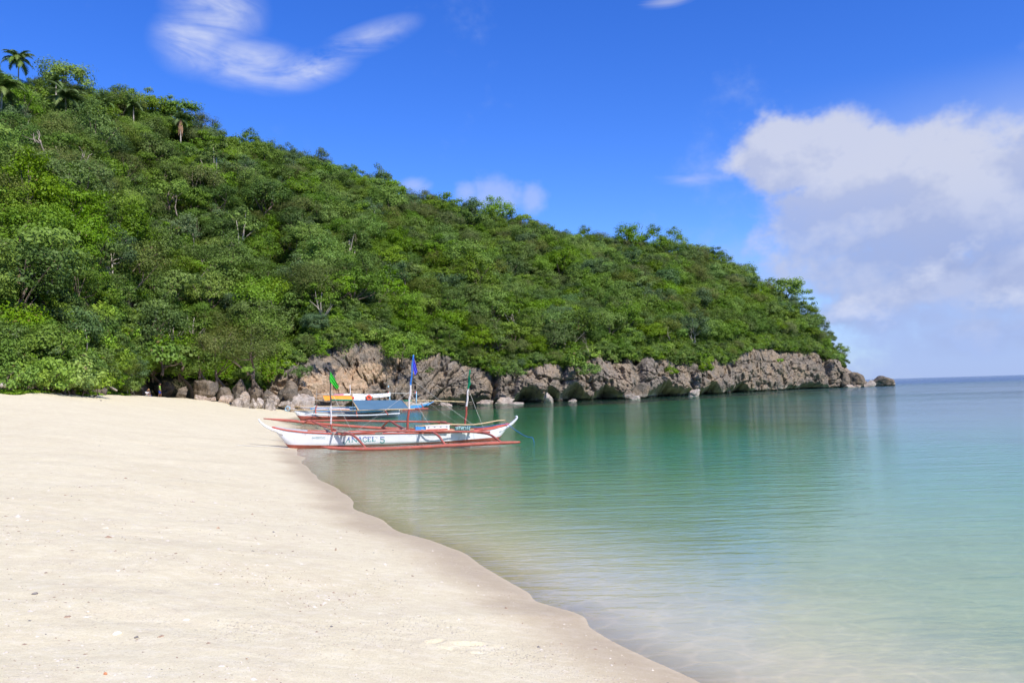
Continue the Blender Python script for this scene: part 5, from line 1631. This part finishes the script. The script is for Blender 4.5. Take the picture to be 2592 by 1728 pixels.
def net_bundle():
    mb = MB(); r_ = np.random.default_rng(3)
    for k in range(9):
        x = 1154 + k * 4.2
        c = P(x, 1084.5 + r_.normal() * 0.5, 37.6)
        ring = [c + Vector((r_.normal() * 0.02, 0.13 * math.cos(a), 0.085 * math.sin(a) * r_.uniform(0.7, 1.2))) for a in np.linspace(0, 6.28, 10)]
        mb.tube(ring, 0.035, 5)
    o = mb.build('rolled_net', M_TEAL, None, True, base=P(1170, 1087, 37.6))
    tag(o, 'teal rolled fishing net beside the third mast', 'net')


net_bundle()
q = curve([P(*p) for p in ((1177, 1077, 37.9), (1200, 1080, 38), (1225, 1080, 38.1), (1258, 1075, 38.4), (1284, 1072.5, 38.6), (1291, 1078, 38.3), (1312, 1093, 37.2), (1333, 1104.5, 36.2), (1352, 1107, 35.9))], 40)
q[-1].z = 0.0
tag(MB().tube(q, 0.013, 6).build('mooring_rope', M_ROPE_BLUE, None, True, base=q[0]), 'blue mooring rope hanging from the near boat stern horn into the water', 'rope')
q = curve([P(735, 1136, 36), G(690, 1131, 0.12), G(640, 1128.5, 0.25), G(600, 1126, 0.40)], 14)
for p_ in q: p_.z = max(p_.z, float(ground_z(np.array([p_.x]), np.array([p_.y]))[0]) + 0.01)
tag(MB().tube(q, 0.012, 5).build('mooring_rope', M_ROPE, None, True, base=q[0]), 'pale rope running from the near boat bow across the sand', 'rope')

# ------------------------------------------------------------------ the middle boat with the tarp
b2 = empty('outrigger_boat', P(880, 1055, 80), 'white outrigger boat with red bottom and a grey-blue tarp roof', 'boat', 'outrigger boats in the bay')
h2 = Hull(P(741, 1036, 79.5), P(1014, 1036, 82.5), 0.62, R(2), [(741, 1036), (770, 1040), (830, 1046), (900, 1047.5), (960, 1044), (1014, 1035)], [(741, 1051), (760, 1052), (850, 1053), (930, 1055.5), (975, 1059), (1014, 1062)], -0.15, 0.8, 10.0)
h2.build(b2, M_WHITE, M_RED, M_INNER, M_INNER, 0.2)
pole(b2, 'outrigger_float', [(772, 1047, 77.2), (850, 1050, 77.3), (930, 1050.5, 77.4), (1012, 1046, 77.6)], 0.055, M_WHITE, 16)
pole(b2, 'outrigger_float', [(770, 1030, 84), (880, 1033, 84.5), (990, 1034, 85)], 0.055, M_WHITE, 16)
for pa, pb, mt in (((733, 1037, 79.5), (900, 1039, 79), M_BAMBOO), ((760, 1031, 81), (905, 1033, 80.5), M_MASTWHITE), ((790, 1036, 80), (898, 1034.5, 80), M_WHITE), ((745, 1029, 82), (890, 1027.5, 82), M_BAMBOO)):
    pole(b2, 'bamboo_rail', [pa, pb], 0.05, mt, 10)
for pts in ([(800, 1030, 80), (799, 1037, 78), (799.5, 1049, 77.3)], [(903, 1034, 80), (902, 1042, 78), (904, 1054, 77.3)], [(972, 1034, 81), (976, 1041, 78.4), (982, 1049, 77.4)], [(800, 1030, 80), (802, 1026, 82.5), (800, 1032, 84)], [(905, 1032, 80), (905, 1027, 82.5), (903, 1033, 84.4)]):
    pole(b2, 'outrigger_arm', pts, 0.06, M_RED, 10)
for px_ in (815, 850, 872):
    MB().box(P(px_, 1037, 80), (0.9, 0.5, 0.10), (h2.e1, h2.e2, Vector((0, 0, 1)))).build('thwart', M_RED, b2)
TL, TR, BL, BR = P(891, 1012.5, 80), P(1018, 1012.5, 82), P(908, 1038.5, 77.6), P(1038, 1034.5, 79.2)
tarp = cloth('tarp_roof', M_TARP, TL, TR, BL, BR, b2, 20, 10, 0.03, 1.5, 0.0)
FL, FR = P(868, 1027.5, 83.0), P(1006, 1026, 85)
cloth('tarp_roof', M_TARP_IN, TL, TR, FL, FR, b2, 16, 8, 0.03, 1.5, 0.0)
for pa, pb, mt, r in ((P(887, 1039.2, 77.5), P(1050, 1034.2, 79.3), M_BAMBOO, 0.055), (P(1050, 1034.2, 79.3), P(1084, 1033.8, 79.7), M_RED, 0.07), (TL, BL, M_BAMBOO, 0.06), (TR, BR, M_BAMBOO, 0.06),
                      (P(836, 1011.5, 79.4), P(892, 1012.5, 80), M_GREENPOLE, 0.085), (P(1018, 1013.5, 82), P(1042, 1014, 82.2), M_GREENPOLE, 0.06), (FL, FR, M_BAMBOO, 0.05)):
    MB().tube([pa, pb], r, 7).build('tarp_pole', mt, b2, True)
for (px_, t_, Y_) in ((893, 1013, 80), (1016, 1013, 82), (838, 1012, 79.5)):
    MB().tube([P(px_, t_, Y_), P(px_ + 1, 1046, Y_)], 0.045, 7).build('tarp_post', M_MASTWHITE, b2, True)


def coil(c, r, mat, label, nm='rope_coil', seed=1, squash=1.0):
    r_ = np.random.default_rng(seed); pts = []
    for i in range(60):
        a = i * 0.55; rr = r * (0.7 + 0.3 * r_.random())
        pts.append(c + Vector((rr * math.cos(a), 0.25 * r * math.sin(a * 0.7), rr * math.sin(a) * squash)))
    tag(MB().tube(pts, r * 0.07, 4).build(nm, mat, None, True, base=c), label, 'rope')


coil(P(728, 1034, 79.2), 0.26, M_PALEBLUE, 'pale blue rope coil hung on the bow of the tarp boat')

# ------------------------------------------------------------------ the blue boat behind
b3 = empty('outrigger_boat', P(930, 1038, 110), 'bright blue outrigger boat moored below the cliff behind the tarp boat', 'boat', 'outrigger boats in the bay')
h3 = Hull(P(768, 1023, 107.5), P(1092, 1020, 114), 0.75, R(0), [(768, 1021), (785, 1026), (830, 1030), (930, 1030), (1020, 1028), (1065, 1025), (1092, 1019)], [(768, 1042), (1092, 1042)], -0.25, 1.3, 14.8)
h3.build(b3, M_BLUE, M_RED, M_PALEBLUE, M_INNER, 0.25)
q = curve([P(1080, 1026, 113.8), P(1090, 1020, 114), P(1098, 1015.5, 114.2)], 8)
MB().tube(q, [0.22, 0.2, 0.17, 0.15, 0.12, 0.1, 0.09, 0.07], 8, flat=0.5, side=h3.e2).build('stem_horn', M_BLUE, b3, True)
q = curve([P(778, 1026, 107.6), P(770, 1023, 107.4), P(763, 1019, 107.2)], 8)
MB().tube(q, [0.22, 0.2, 0.17, 0.15, 0.12, 0.1, 0.09, 0.07], 8, flat=0.5, side=h3.e2).build('stem_horn', M_BLUE, b3, True)
MB().tube([P(1066, 1022, 112), P(1070, 1029, 110.5), P(1072, 1035, 109.6)], 0.07, 6).build('outrigger_arm', M_RED, b3, True)
pole(b3, 'outrigger_float', [(980, 1037.5, 109), (1040, 1037, 109.4), (1083, 1034, 109.8)], 0.08, M_RED, 10)
pole(b3, 'deck_boom', [(1042, 1013.5, 113), (1100, 1014, 114.5), (1177, 1017, 116)], 0.075, M_BAMBOO, 12)
pole(b3, 'side_rail', [(1040, 1024, 111.5), (1070, 1021, 112), (1086, 1017, 112.5)], 0.05, M_MASTWHITE, 10)
mp = [MB().tube([P(888, 1032, 110), P(886, 974, 110)], [0.09, 0.05], 7).build('mast', M_MASTWHITE, b3, True),
      MB().tube([P(987, 1030, 111), P(986, 992, 111)], [0.08, 0.06], 7).build('mast', M_PALEBLUE, b3, True),
      MB().tube([P(1054, 1030, 113), P(1054, 990, 113)], [0.08, 0.06], 7).build('mast', M_PALEBLUE, b3, True),
      MB().tube([P(802, 1032, 108.5), P(801, 988, 108.5)], [0.07, 0.045], 7).build('mast', M_WOOD, b3, True)]
cloth('flag', M_RING, P(986, 992, 111), P(986, 997, 111), P(982, 992, 111), P(983, 998, 111), mp[1], 5, 5, 0.03)
cloth('flag', M_RING, P(1054, 990, 113), P(1054, 995, 113), P(1050, 991, 113), P(1051, 996, 113), mp[2], 5, 5, 0.03)
cloth('flag', M_PALEBLUE, P(985, 975, 111), P(985, 979, 111), P(982, 976, 111), P(982, 980, 111), mp[1], 4, 4, 0.02)
MB().tube([P(986, 994, 111), P(985, 974, 111)], 0.02, 5).build('mast_tip', M_WOOD, b3)
for pts in ([(799, 997, 108.4), (850, 996.5, 109), (887, 996, 109.8), (935, 997, 110.4), (987, 995, 111), (1054, 995.5, 113)], [(795, 1013, 107.8), (838, 1013, 108.4), (889, 1013.5, 109.4)], [(890, 1003, 109.4), (935, 1007.5, 110), (987, 1003, 110.6)], [(818, 1000, 107.8), (890, 1000.5, 108.6)]):
    MB().tube(curve([P(*p) for p in pts], 12) if len(pts) > 2 else [P(*p) for p in pts], 0.03, 5).build('drying_line', M_ROPE, b3, True)

# laundry hung over the lines: each piece is its own thing
GL = 'washing hung to dry over the boats'
cloth('hanging_sheet', M_ORANGE, P(817, 999.8, 107.9), P(889, 1000.2, 108.7), P(822, 1013, 107.4), P(893, 1012.5, 108.2), None, 20, 8, 0.05, 3, 0, 'large orange sheet hung over the line beside the first mast', 'cloth', GL)
cloth('hanging_cloth', M_FLOWER, P(845, 996.6, 109), P(870, 996.4, 109.4), P(846, 1000, 108.9), P(870, 1000, 109.3), None, 10, 6, 0.04, 3, 0, 'red patterned cloth showing above the orange sheet', 'cloth', GL)
cloth('hanging_towel', M_TOWEL, P(870, 996, 109.5), P(886, 996, 109.7), P(870, 1000, 109.4), P(886, 1000, 109.6), None, 8, 6, 0.03, 2, 0, 'narrow white towel between the patterned cloth and the white mast', 'towel', GL)
cloth('hanging_towel', M_TOWEL, P(893, 996, 109.9), P(922, 996.5, 110.3), P(895, 1012, 109.6), P(926, 1012, 110), None, 14, 8, 0.05, 2, 0, 'big white towel hanging right of the white mast', 'towel', GL)
cloth('hanging_towel', M_TOWEL, P(923, 997, 110.3), P(944, 997.5, 110.5), P(924, 1003, 110.2), P(944, 1003.5, 110.4), None, 8, 6, 0.03, 2, 0, 'white towel above the orange life ring', 'towel', GL)
cloth('hanging_towel', M_TOWEL, P(945, 997.5, 110.5), P(988, 994, 111), P(945, 1005, 110.3), P(988, 1001.5, 110.8), None, 14, 6, 0.05, 2, 0.02, 'long white towel at the right end of the line', 'towel', GL)


def life_ring(c, R_, r_, label):
    v = []; nu, nv = 24, 10
    for i in range(nu):
        a = i / nu * 6.283
        for j in range(nv):
            b = j / nv * 6.283
            v.append(c + Vector(((R_ + r_ * math.cos(b)) * math.cos(a), r_ * math.sin(b), (R_ + r_ * math.cos(b)) * math.sin(a))))
    f = [(i * nv + j, i * nv + (j + 1) % nv, ((i + 1) % nu) * nv + (j + 1) % nv, ((i + 1) % nu) * nv + j) for i in range(nu) for j in range(nv)]
    tag(obj('life_ring', v, f, M_RING, None, True, base=c), label, 'life ring')


life_ring(P(934, 1006.5, 109.8), 0.26, 0.15, 'orange-red life ring hanging below the white towels')
life_ring(P(893.5, 1007, 109.3), 0.10, 0.07, 'small red ring hanging beside the white mast')

# ================================================================== PEOPLE
M_SKIN = simple_mat('brown_skin', (0.24, 0.12, 0.075), 0.55, 0.3, 0.08)
M_HAIR = simple_mat('black_hair', (0.012, 0.010, 0.009), 0.6, 0.3, 0.2)
M_SHIRT_G = simple_mat('lime_green_shirt', (0.30, 0.62, 0.10), 0.9, 0.1, 0.08)
M_SHORT_B = simple_mat('blue_shorts', (0.03, 0.05, 0.27), 0.9, 0.1, 0.08)
M_STRIPE = simple_mat('pale_stripe', (0.55, 0.72, 0.62), 0.9, 0.1, 0.05)
M_SHIRT_W = simple_mat('white_shirt', (0.68, 0.68, 0.74), 0.9, 0.1, 0.08)
M_SHIRT_D = simple_mat('dark_shirt', (0.05, 0.055, 0.075), 0.9, 0.1, 0.2)
M_CAP = simple_mat('tan_cap', (0.42, 0.27, 0.12), 0.8, 0.1, 0.1)
M_PANTS = simple_mat('grey_trousers', (0.30, 0.31, 0.36), 0.9, 0.1, 0.1)


def skin_mesh(name, joints, edges, mat, parent, sub=2, root=0):
    """continuous surface grown along a skeleton: joints {key: (pos, radius)}"""
    me = bpy.data.meshes.new(name); keys = list(joints)
    me.from_pydata([joints[k][0] for k in keys], [(keys.index(a), keys.index(b)) for a, b in edges], [])
    o = bpy.data.objects.new(name, me); COL.objects.link(o)
    o.modifiers.new('skin', 'SKIN')
    for i, k in enumerate(keys):
        r = joints[k][1]
        me.skin_vertices[0].data[i].radius = r if isinstance(r, tuple) else (r, r)
        me.skin_vertices[0].data[i].use_root = (i == root)
    sb = o.modifiers.new('sub', 'SUBSURF'); sb.levels = sub; sb.render_levels = sub
    dg = bpy.context.evaluated_depsgraph_get()
    m2 = bpy.data.meshes.new_from_object(o.evaluated_get(dg))
    bpy.data.objects.remove(o); bpy.data.meshes.remove(me)
    m2.materials.clear(); m2.materials.append(mat); m2.name = name
    m2.polygons.foreach_set('use_smooth', np.ones(len(m2.polygons), bool))
    n = bpy.data.objects.new(name, m2); n.parent = parent; COL.objects.link(n)
    return n


def head_mesh(parent, c, mat, hair, cap=None, face=Vector((0, -1, 0)), r=0.105):
    """head with brow, nose, chin, ears; hair as a shell over it"""
    bm = bmesh.new(); bmesh.ops.create_icosphere(bm, subdivisions=4, radius=1)
    side = face.cross(Vector((0, 0, 1))).normalized()
    v = []
    for q in bm.verts:
        d = q.co; x, y, z = d.x, -d.y, d.z                    # y>0 towards the face
        rx = 0.80; s = 1.0
        ny = y * 0.95
        if z < 0: rx *= 1 + 0.30 * z; ny *= 1 + 0.12 * z
        nose = 0.26 * math.exp(-((x / 0.16) ** 2 + ((z + 0.12) / 0.22) ** 2)) if y > 0.3 else 0
        eye = -0.10 * sum(math.exp(-(((x - sx) / 0.16) ** 2 + ((z - 0.08) / 0.12) ** 2)) for sx in (-0.34, 0.34)) if y > 0.3 else 0
        mouth = 0.05 * math.exp(-((x / 0.3) ** 2 + ((z + 0.48) / 0.1) ** 2)) if y > 0.3 else 0
        ear = 0.22 * math.exp(-(((abs(x) - 1) / 0.3) ** 2 + ((z) / 0.25) ** 2 + (y / 0.22) ** 2))
        X = x * rx + math.copysign(ear, x); Y_ = ny + nose + eye + mouth; Z = z * 1.18
        v.append(c + (side * X + face * Y_ + Vector((0, 0, 1)) * Z) * r)
    f = [tuple(w.index for w in q.verts) for q in bm.faces]; co = [tuple(q.co) for q in bm.verts]; bm.free()
    obj('head', v, f, mat, parent, True)
    hv = [c + (side * (x * 0.90) + face * (-y * 1.02 - 0.06) + Vector((0, 0, 1)) * (z * 1.26 + 0.02)) * r for x, y, z in co]
    keep = [q for q in f if all((co[i][2] > 0.42) or (-co[i][1] < -0.05 and co[i][2] > -0.45) for i in q)]
    obj('hair', hv, keep, hair, parent, True)
    if cap is not None:
        cv = [c + (side * (x * 0.98) + face * (-y * 1.1) + Vector((0, 0, 1)) * (z * 1.34 + 0.03)) * r for x, y, z in co]
        kc = [q for q in f if all(co[i][2] > 0.36 for i in q)]
        obj('cap', cv, kc, cap, parent, True)


def hand(parent, wrist, d, mat, s=1.0, palm_n=Vector((0, -1, 0))):
    """palm and five curled fingers from the wrist along d"""
    d = d.normalized(); sd = d.cross(palm_n).normalized(); L = 0.09 * s
    J = {'w': (tuple(wrist), 0.022 * s), 'p': (tuple(wrist + d * L * 0.55), (0.036 * s, 0.017 * s)), 'k': (tuple(wrist + d * L), (0.038 * s, 0.015 * s))}
    E = [('w', 'p'), ('p', 'k')]
    for i, (o, ln) in enumerate(((-0.028, 0.062), (-0.009, 0.074), (0.010, 0.069), (0.028, 0.054))):
        a = wrist + d * L + sd * o * s; b = a + d * ln * 0.55 * s + palm_n * 0.012 * s; c = b + d * ln * 0.35 * s + palm_n * 0.03 * s
        for nm, p_, r in (('a', a, 0.010), ('b', b, 0.009), ('c', c, 0.007)): J[nm + str(i)] = (tuple(p_), r * s)
        E += [('k', 'a%d' % i), ('a%d' % i, 'b%d' % i), ('b%d' % i, 'c%d' % i)]
    a = wrist + d * L * 0.35 - sd * 0.036 * s; b = a + d * 0.03 * s - sd * 0.016 * s; c = b + d * 0.028 * s + palm_n * 0.01 * s
    for nm, p_, r in (('ta', a, 0.011), ('tb', b, 0.010), ('tc', c, 0.008)): J[nm] = (tuple(p_), r * s)
    E += [('p', 'ta'), ('ta', 'tb'), ('tb', 'tc')]
    return J, E


def add_hand(J, E, key, elbow, wrist, s=1.0):
    d = (Vector(wrist) - Vector(elbow))
    hj, he = hand(None, Vector(wrist), d, None, s)
    ren = lambda k: key + k if k != 'w' else key
    for k, val in hj.items():
        if k != 'w': J[ren(k)] = val
    E += [(ren(a), ren(b)) for a, b in he]


def standing_person(base, face_dir, label):
    e = empty('person', base, label, 'person')
    fwd = face_dir.normalized(); sd = fwd.cross(Vector((0, 0, 1))).normalized()
    q = lambda s, f, h: tuple(sd * s + fwd * f + Vector((0, 0, h)))
    J = {'pel': (q(0, 0, 0.90), (0.125, 0.10)), 'sp': (q(0, 0.02, 1.10), (0.115, 0.088)), 'ch': (q(0, 0.0, 1.30), (0.135, 0.098)), 'nk': (q(0, 0.01, 1.44), 0.05), 'hd': (q(0, 0.03, 1.52), 0.055)}
    E = [('pel', 'sp'), ('sp', 'ch'), ('ch', 'nk'), ('nk', 'hd')]
    for k, s in (('l', -1), ('r', 1)):
        fw = 0.13 if k == 'l' else -0.10
        J.update({k + 'sh': (q(s * 0.175, 0, 1.36), 0.052), k + 'el': (q(s * 0.235, -0.04 + fw * 0.3, 1.11), 0.040), k + 'wr': (q(s * 0.225, 0.08 + fw * 0.5, 0.90), 0.027),
                  k + 'hp': (q(s * 0.085, 0, 0.86), 0.082), k + 'kn': (q(s * 0.095, fw + 0.04, 0.48), 0.056), k + 'an': (q(s * 0.095, fw * 1.2 - 0.03, 0.09), 0.037), k + 'to': (q(s * 0.105, fw * 1.2 + 0.14, 0.035), 0.034)})
        E += [('ch', k + 'sh'), (k + 'sh', k + 'el'), (k + 'el', k + 'wr'), ('pel', k + 'hp'), (k + 'hp', k + 'kn'), (k + 'kn', k + 'an'), (k + 'an', k + 'to')]
        add_hand(J, E, k + 'wr', J[k + 'el'][0], J[k + 'wr'][0])
    skin_mesh('body', J, E, M_SKIN, e, 1)
    g = 0.018
    S_ = {'b': (q(0, 0.01, 0.86), (0.155, 0.125)), 'm': (q(0, 0.02, 1.10), (0.14, 0.112)), 'c': (q(0, 0, 1.31), (0.155, 0.118)), 'n': (q(0, 0.0, 1.41), 0.075)}
    SE = [('b', 'm'), ('m', 'c'), ('c', 'n')]
    for k, s in (('l', -1), ('r', 1)):
        S_[k + 's'] = (q(s * 0.18, 0, 1.355), 0.072); S_[k + 'u'] = (q(s * 0.215, -0.02, 1.20), 0.068); SE += [('c', k + 's'), (k + 's', k + 'u')]
    skin_mesh('shirt', S_, SE, M_SHIRT_G, e, 1)
    T_ = {'w': (q(0, 0, 0.92), (0.14, 0.115))}; TE = []
    for k, s in (('l', -1), ('r', 1)):
        fw = 0.13 if k == 'l' else -0.10
        T_[k + 'h'] = (q(s * 0.085, 0, 0.82), 0.108); T_[k + 'k'] = (q(s * 0.10, fw * 0.8 + 0.03, 0.52), 0.100); TE += [('w', k + 'h'), (k + 'h', k + 'k')]
    skin_mesh('shorts', T_, TE, M_SHORT_B, e, 1)
    mb = MB(); st = [Vector(base) + Vector(q(-0.205, 0.0, 0.90)), Vector(base) + Vector(q(-0.215, 0.06, 0.70)), Vector(base) + Vector(q(-0.205, 0.12, 0.52))]
    mb.tube(st, [0.03, 0.035, 0.035], 6).build('side_stripe', M_STRIPE, e, True)
    head_mesh(e, Vector(base) + Vector(q(0, 0.04, 1.60)), M_SKIN, M_HAIR, None, fwd)
    return e


def seated_person(base, face_dir, label, shirt, pants, cap=None, s=1.0):
    e = empty('person', base, label, 'person')
    fwd = face_dir.normalized(); sd = fwd.cross(Vector((0, 0, 1))).normalized()
    q = lambda a, f, h: tuple((sd * a + fwd * f + Vector((0, 0, h))) * s)
    J = {'pel': (q(0, 0, 0.14), (0.13, 0.11)), 'sp': (q(0, 0.04, 0.33), (0.112, 0.088)), 'ch': (q(0, 0.09, 0.52), (0.13, 0.095)), 'nk': (q(0, 0.12, 0.66), 0.05), 'hd': (q(0, 0.15, 0.73), 0.055)}
    E = [('pel', 'sp'), ('sp', 'ch'), ('ch', 'nk'), ('nk', 'hd')]
    for k, a in (('l', -1), ('r', 1)):
        J.update({k + 'sh': (q(a * 0.17, 0.08, 0.57), 0.05), k + 'el': (q(a * 0.24, 0.22, 0.38), 0.038), k + 'wr': (q(a * 0.13, 0.40, 0.42), 0.026),
                  k + 'hp': (q(a * 0.09, 0.04, 0.12), 0.08), k + 'kn': (q(a * 0.14, 0.40, 0.36), 0.056), k + 'an': (q(a * 0.11, 0.52, 0.07), 0.036), k + 'to': (q(a * 0.11, 0.67, 0.035), 0.033)})
        E += [('ch', k + 'sh'), (k + 'sh', k + 'el'), (k + 'el', k + 'wr'), ('pel', k + 'hp'), (k + 'hp', k + 'kn'), (k + 'kn', k + 'an'), (k + 'an', k + 'to')]
        add_hand(J, E, k + 'wr', J[k + 'el'][0], J[k + 'wr'][0], s)
    skin_mesh('body', J, E, M_SKIN, e, 1)
    S_ = {'b': (q(0, 0.0, 0.16), (0.15, 0.125)), 'm': (q(0, 0.04, 0.34), (0.132, 0.108)), 'c': (q(0, 0.09, 0.53), (0.148, 0.114)), 'n': (q(0, 0.11, 0.63), 0.07)}
    SE = [('b', 'm'), ('m', 'c'), ('c', 'n')]
    for k, a in (('l', -1), ('r', 1)):
        S_[k + 's'] = (q(a * 0.175, 0.08, 0.57), 0.068); S_[k + 'u'] = (q(a * 0.215, 0.16, 0.47), 0.06); SE += [('c', k + 's'), (k + 's', k + 'u')]
    skin_mesh('shirt', S_, SE, shirt, e, 1)
    T_ = {'w': (q(0, 0, 0.13), (0.145, 0.12))}; TE = []
    for k, a in (('l', -1), ('r', 1)):
        T_[k + 'h'] = (q(a * 0.09, 0.05, 0.13), 0.10); T_[k + 'k'] = (q(a * 0.138, 0.37, 0.34), 0.078); TE += [('w', k + 'h'), (k + 'h', k + 'k')]
    skin_mesh('trousers', T_, TE, pants, e, 1)
    head_mesh(e, Vector(base) + Vector(q(0, 0.17, 0.80)), M_SKIN, M_HAIR, cap, fwd, 0.105 * s)
    return e


def on_sand(px, py, Y):
    p = P(px, py, Y); p.z = float(ground_z(np.array([p.x]), np.array([p.y]))[0]); return p


PEOPLE_Y = 96.0
standing_person(on_sand(404, 1001, PEOPLE_Y), Vector((0.85, 0.5, 0)), 'person standing under the trees in a lime green shirt and blue shorts')
seated_person(on_sand(371, 996, PEOPLE_Y + 0.5), Vector((0.9, -0.4, 0)), 'seated person in a white shirt in the shade of the trees', M_SHIRT_W, M_PANTS, None, 1.05)
seated_person(on_sand(380, 996, PEOPLE_Y + 1.2), Vector((-0.5, -0.85, 0)), 'seated person in dark clothes and a tan cap beside the white shirt', M_SHIRT_D, M_SHORT_B, M_CAP, 1.05)


# ================================================================== SMALL THINGS ON THE SAND
M_CORAL = simple_mat('bleached_coral', (0.70, 0.62, 0.50), 0.9, 0.1, 0.15, 30)
M_SHELL = simple_mat('brown_pebble', (0.36, 0.25, 0.17), 0.8, 0.2, 0.3, 30)
M_DARKPEB = simple_mat('grey_pebble', (0.20, 0.18, 0.16), 0.8, 0.2, 0.3, 30)


def sand_hit(px, py):
    """where a sight line meets the sand"""
    z = 0.6
    for _ in range(8):
        p = G(px, py, z) if z < CAM_H - 0.05 else P(px, py, 60)
        z = float(ground_z(np.array([p.x]), np.array([p.y]))[0])
    p.z = z
    return p


def stone(px, py, w, h, seed, mat, label, grp='single stones and coral pieces on the sand', tilt=0.0):
    c = sand_hit(px, py); W_ = w / FOC * c.y
    boulder((c.x, c.y, c.z - 0.15 * W_), (W_, W_ * 0.7, W_ * h), seed, mat, label, grp, sub=3, cuts=5, cat='stone', name='beach_stone', tilt=tilt, rotz=seed)


stone(88, 1503, 16, 0.5, 1, M_DARKPEB, 'dark grey pebble alone on the sand low at the picture edge')
stone(190, 1020, 8, 0.7, 2, M_SHELL, 'small brown stone on the sand before the bushes')
stone(267, 1336, 18, 0.35, 3, M_CORAL, 'flat coral piece on the sand, upper one of the two near the middle left')
stone(300, 1444, 15, 0.5, 4, M_CORAL, 'white coral lump below the flat coral piece')
stone(445, 1400, 18, 0.25, 5, M_SHELL, 'thin brown stick-like coral piece on the sand')
stone(222, 1549, 11, 0.6, 6, M_CORAL, 'white coral pebble left of the gravel patch')
stone(296, 1604, 24, 0.5, 7, M_CORAL, 'biggest pale coral lump at the top of the gravel patch')
stone(345, 1613, 15, 0.5, 8, M_DARKPEB, 'bluish grey shell right of the biggest coral lump')
stone(267, 1706, 11, 0.8, 9, simple_mat('orange_shell', (0.60, 0.25, 0.12), 0.6, 0.3, 0.2, 30), 'small orange shell near the bottom of the picture')
stone(560, 1685, 20, 0.3, 10, M_CORAL, 'white finger-shaped coral piece at the bottom')
stone(610, 1677, 9, 0.8, 11, M_CORAL, 'round white pebble right of the finger-shaped coral')
stone(625, 1667, 8, 0.6, 12, M_SHELL, 'small brown pebble above the round white one')
stone(220, 1560, 26, 0.3, 13, M_CORAL, 'broken pale coral slab below the white pebble')
stone(170, 1560, 22, 0.35, 14, M_SHELL, 'tan curved coral branch left of the broken slab')
stone(818, 1528, 17, 0.3, 15, M_CORAL, 'white flat shell on the sand left of the footprint')
stone(552, 1337, 9, 0.7, 16, M_SHELL, 'brown pebble halfway up the open sand')
stone(850, 1392, 8, 0.7, 17, M_SHELL, 'reddish pebble near the wet edge')
stone(862, 1361, 12, 0.4, 18, M_CORAL, 'cream coral bit near the wet edge')
stone(470, 1568, 20, 0.35, 19, M_CORAL, 'pale coral lump on the sand right of the gravel patch')
stone(405, 1610, 22, 0.3, 20, M_SHELL, 'tan coral slab at the right of the gravel patch')
stone(255, 1078, 9, 0.4, 21, M_DARKPEB, 'dark bit of debris on the upper sand')
stone(80, 1007, 10, 0.3, 22, M_SHELL, 'brown husk on the sand before the brushwood')


def gravel():
    """coral grit scattered over the sand: nobody could count it"""
    r_ = np.random.default_rng(9)
    n = 60000
    th = r_.uniform(-0.62, 0.42, n); rr = 1 / r_.uniform(1 / 34, 1 / 5.0, n)
    x = rr * np.sin(th); y = rr * np.cos(th)
    pn = np.stack([x * 0.55, y * 0.9, 0 * x], 1)
    dens = np.clip(0.28 + fbm(pn, 3) * 0.9, 0.05, 1)
    d = shore_dist(x, y)
    keep = (d > 0.15) & (r_.random(n) < dens * np.where(d < 1.2, 0.35, 1))
    x, y = x[keep], y[keep]; n = len(x)
    z = ground_z(x, y)
    s = 0.0036 * np.exp(np.abs(r_.normal(size=n)) * 0.55) * np.clip(np.hypot(x, y) / 8, 0.8, 1.6)
    a = r_.uniform(0, 6.28, n); el = r_.uniform(1, 2.2, n)
    o8 = np.array([(1, 0, 0), (0, 1, 0), (-1, 0, 0), (0, -1, 0), (0.1, 0.1, 1)], float)
    loc = o8[None] * r_.uniform(0.6, 1.3, (n, 5, 1))
    loc[:, :, 0] *= el[:, None]; loc[:, :, 2] *= 0.7
    ca, sa = np.cos(a)[:, None], np.sin(a)[:, None]
    vx = loc[:, :, 0] * ca - loc[:, :, 1] * sa; vy = loc[:, :, 0] * sa + loc[:, :, 1] * ca
    v = np.stack([x[:, None] + vx * s[:, None], y[:, None] + vy * s[:, None], z[:, None] - 0.001 + loc[:, :, 2] * s[:, None]], -1).reshape(-1, 3)
    b = (np.arange(n) * 5)[:, None]
    f = np.concatenate([b + np.array([[0, 1, 4]]), b + np.array([[1, 2, 4]]), b + np.array([[2, 3, 4]]), b + np.array([[3, 0, 4]])], 1).reshape(-1, 3)
    fm = np.repeat(r_.choice(3, n, p=[0.70, 0.27, 0.03]), 4)
    o = obj('coral_gravel', v, f, [M_CORAL, M_SHELL, M_DARKPEB], fm=fm)
    tag(o, 'fine broken coral and shell grit scattered over the sand', None, None, 'stuff')


gravel()
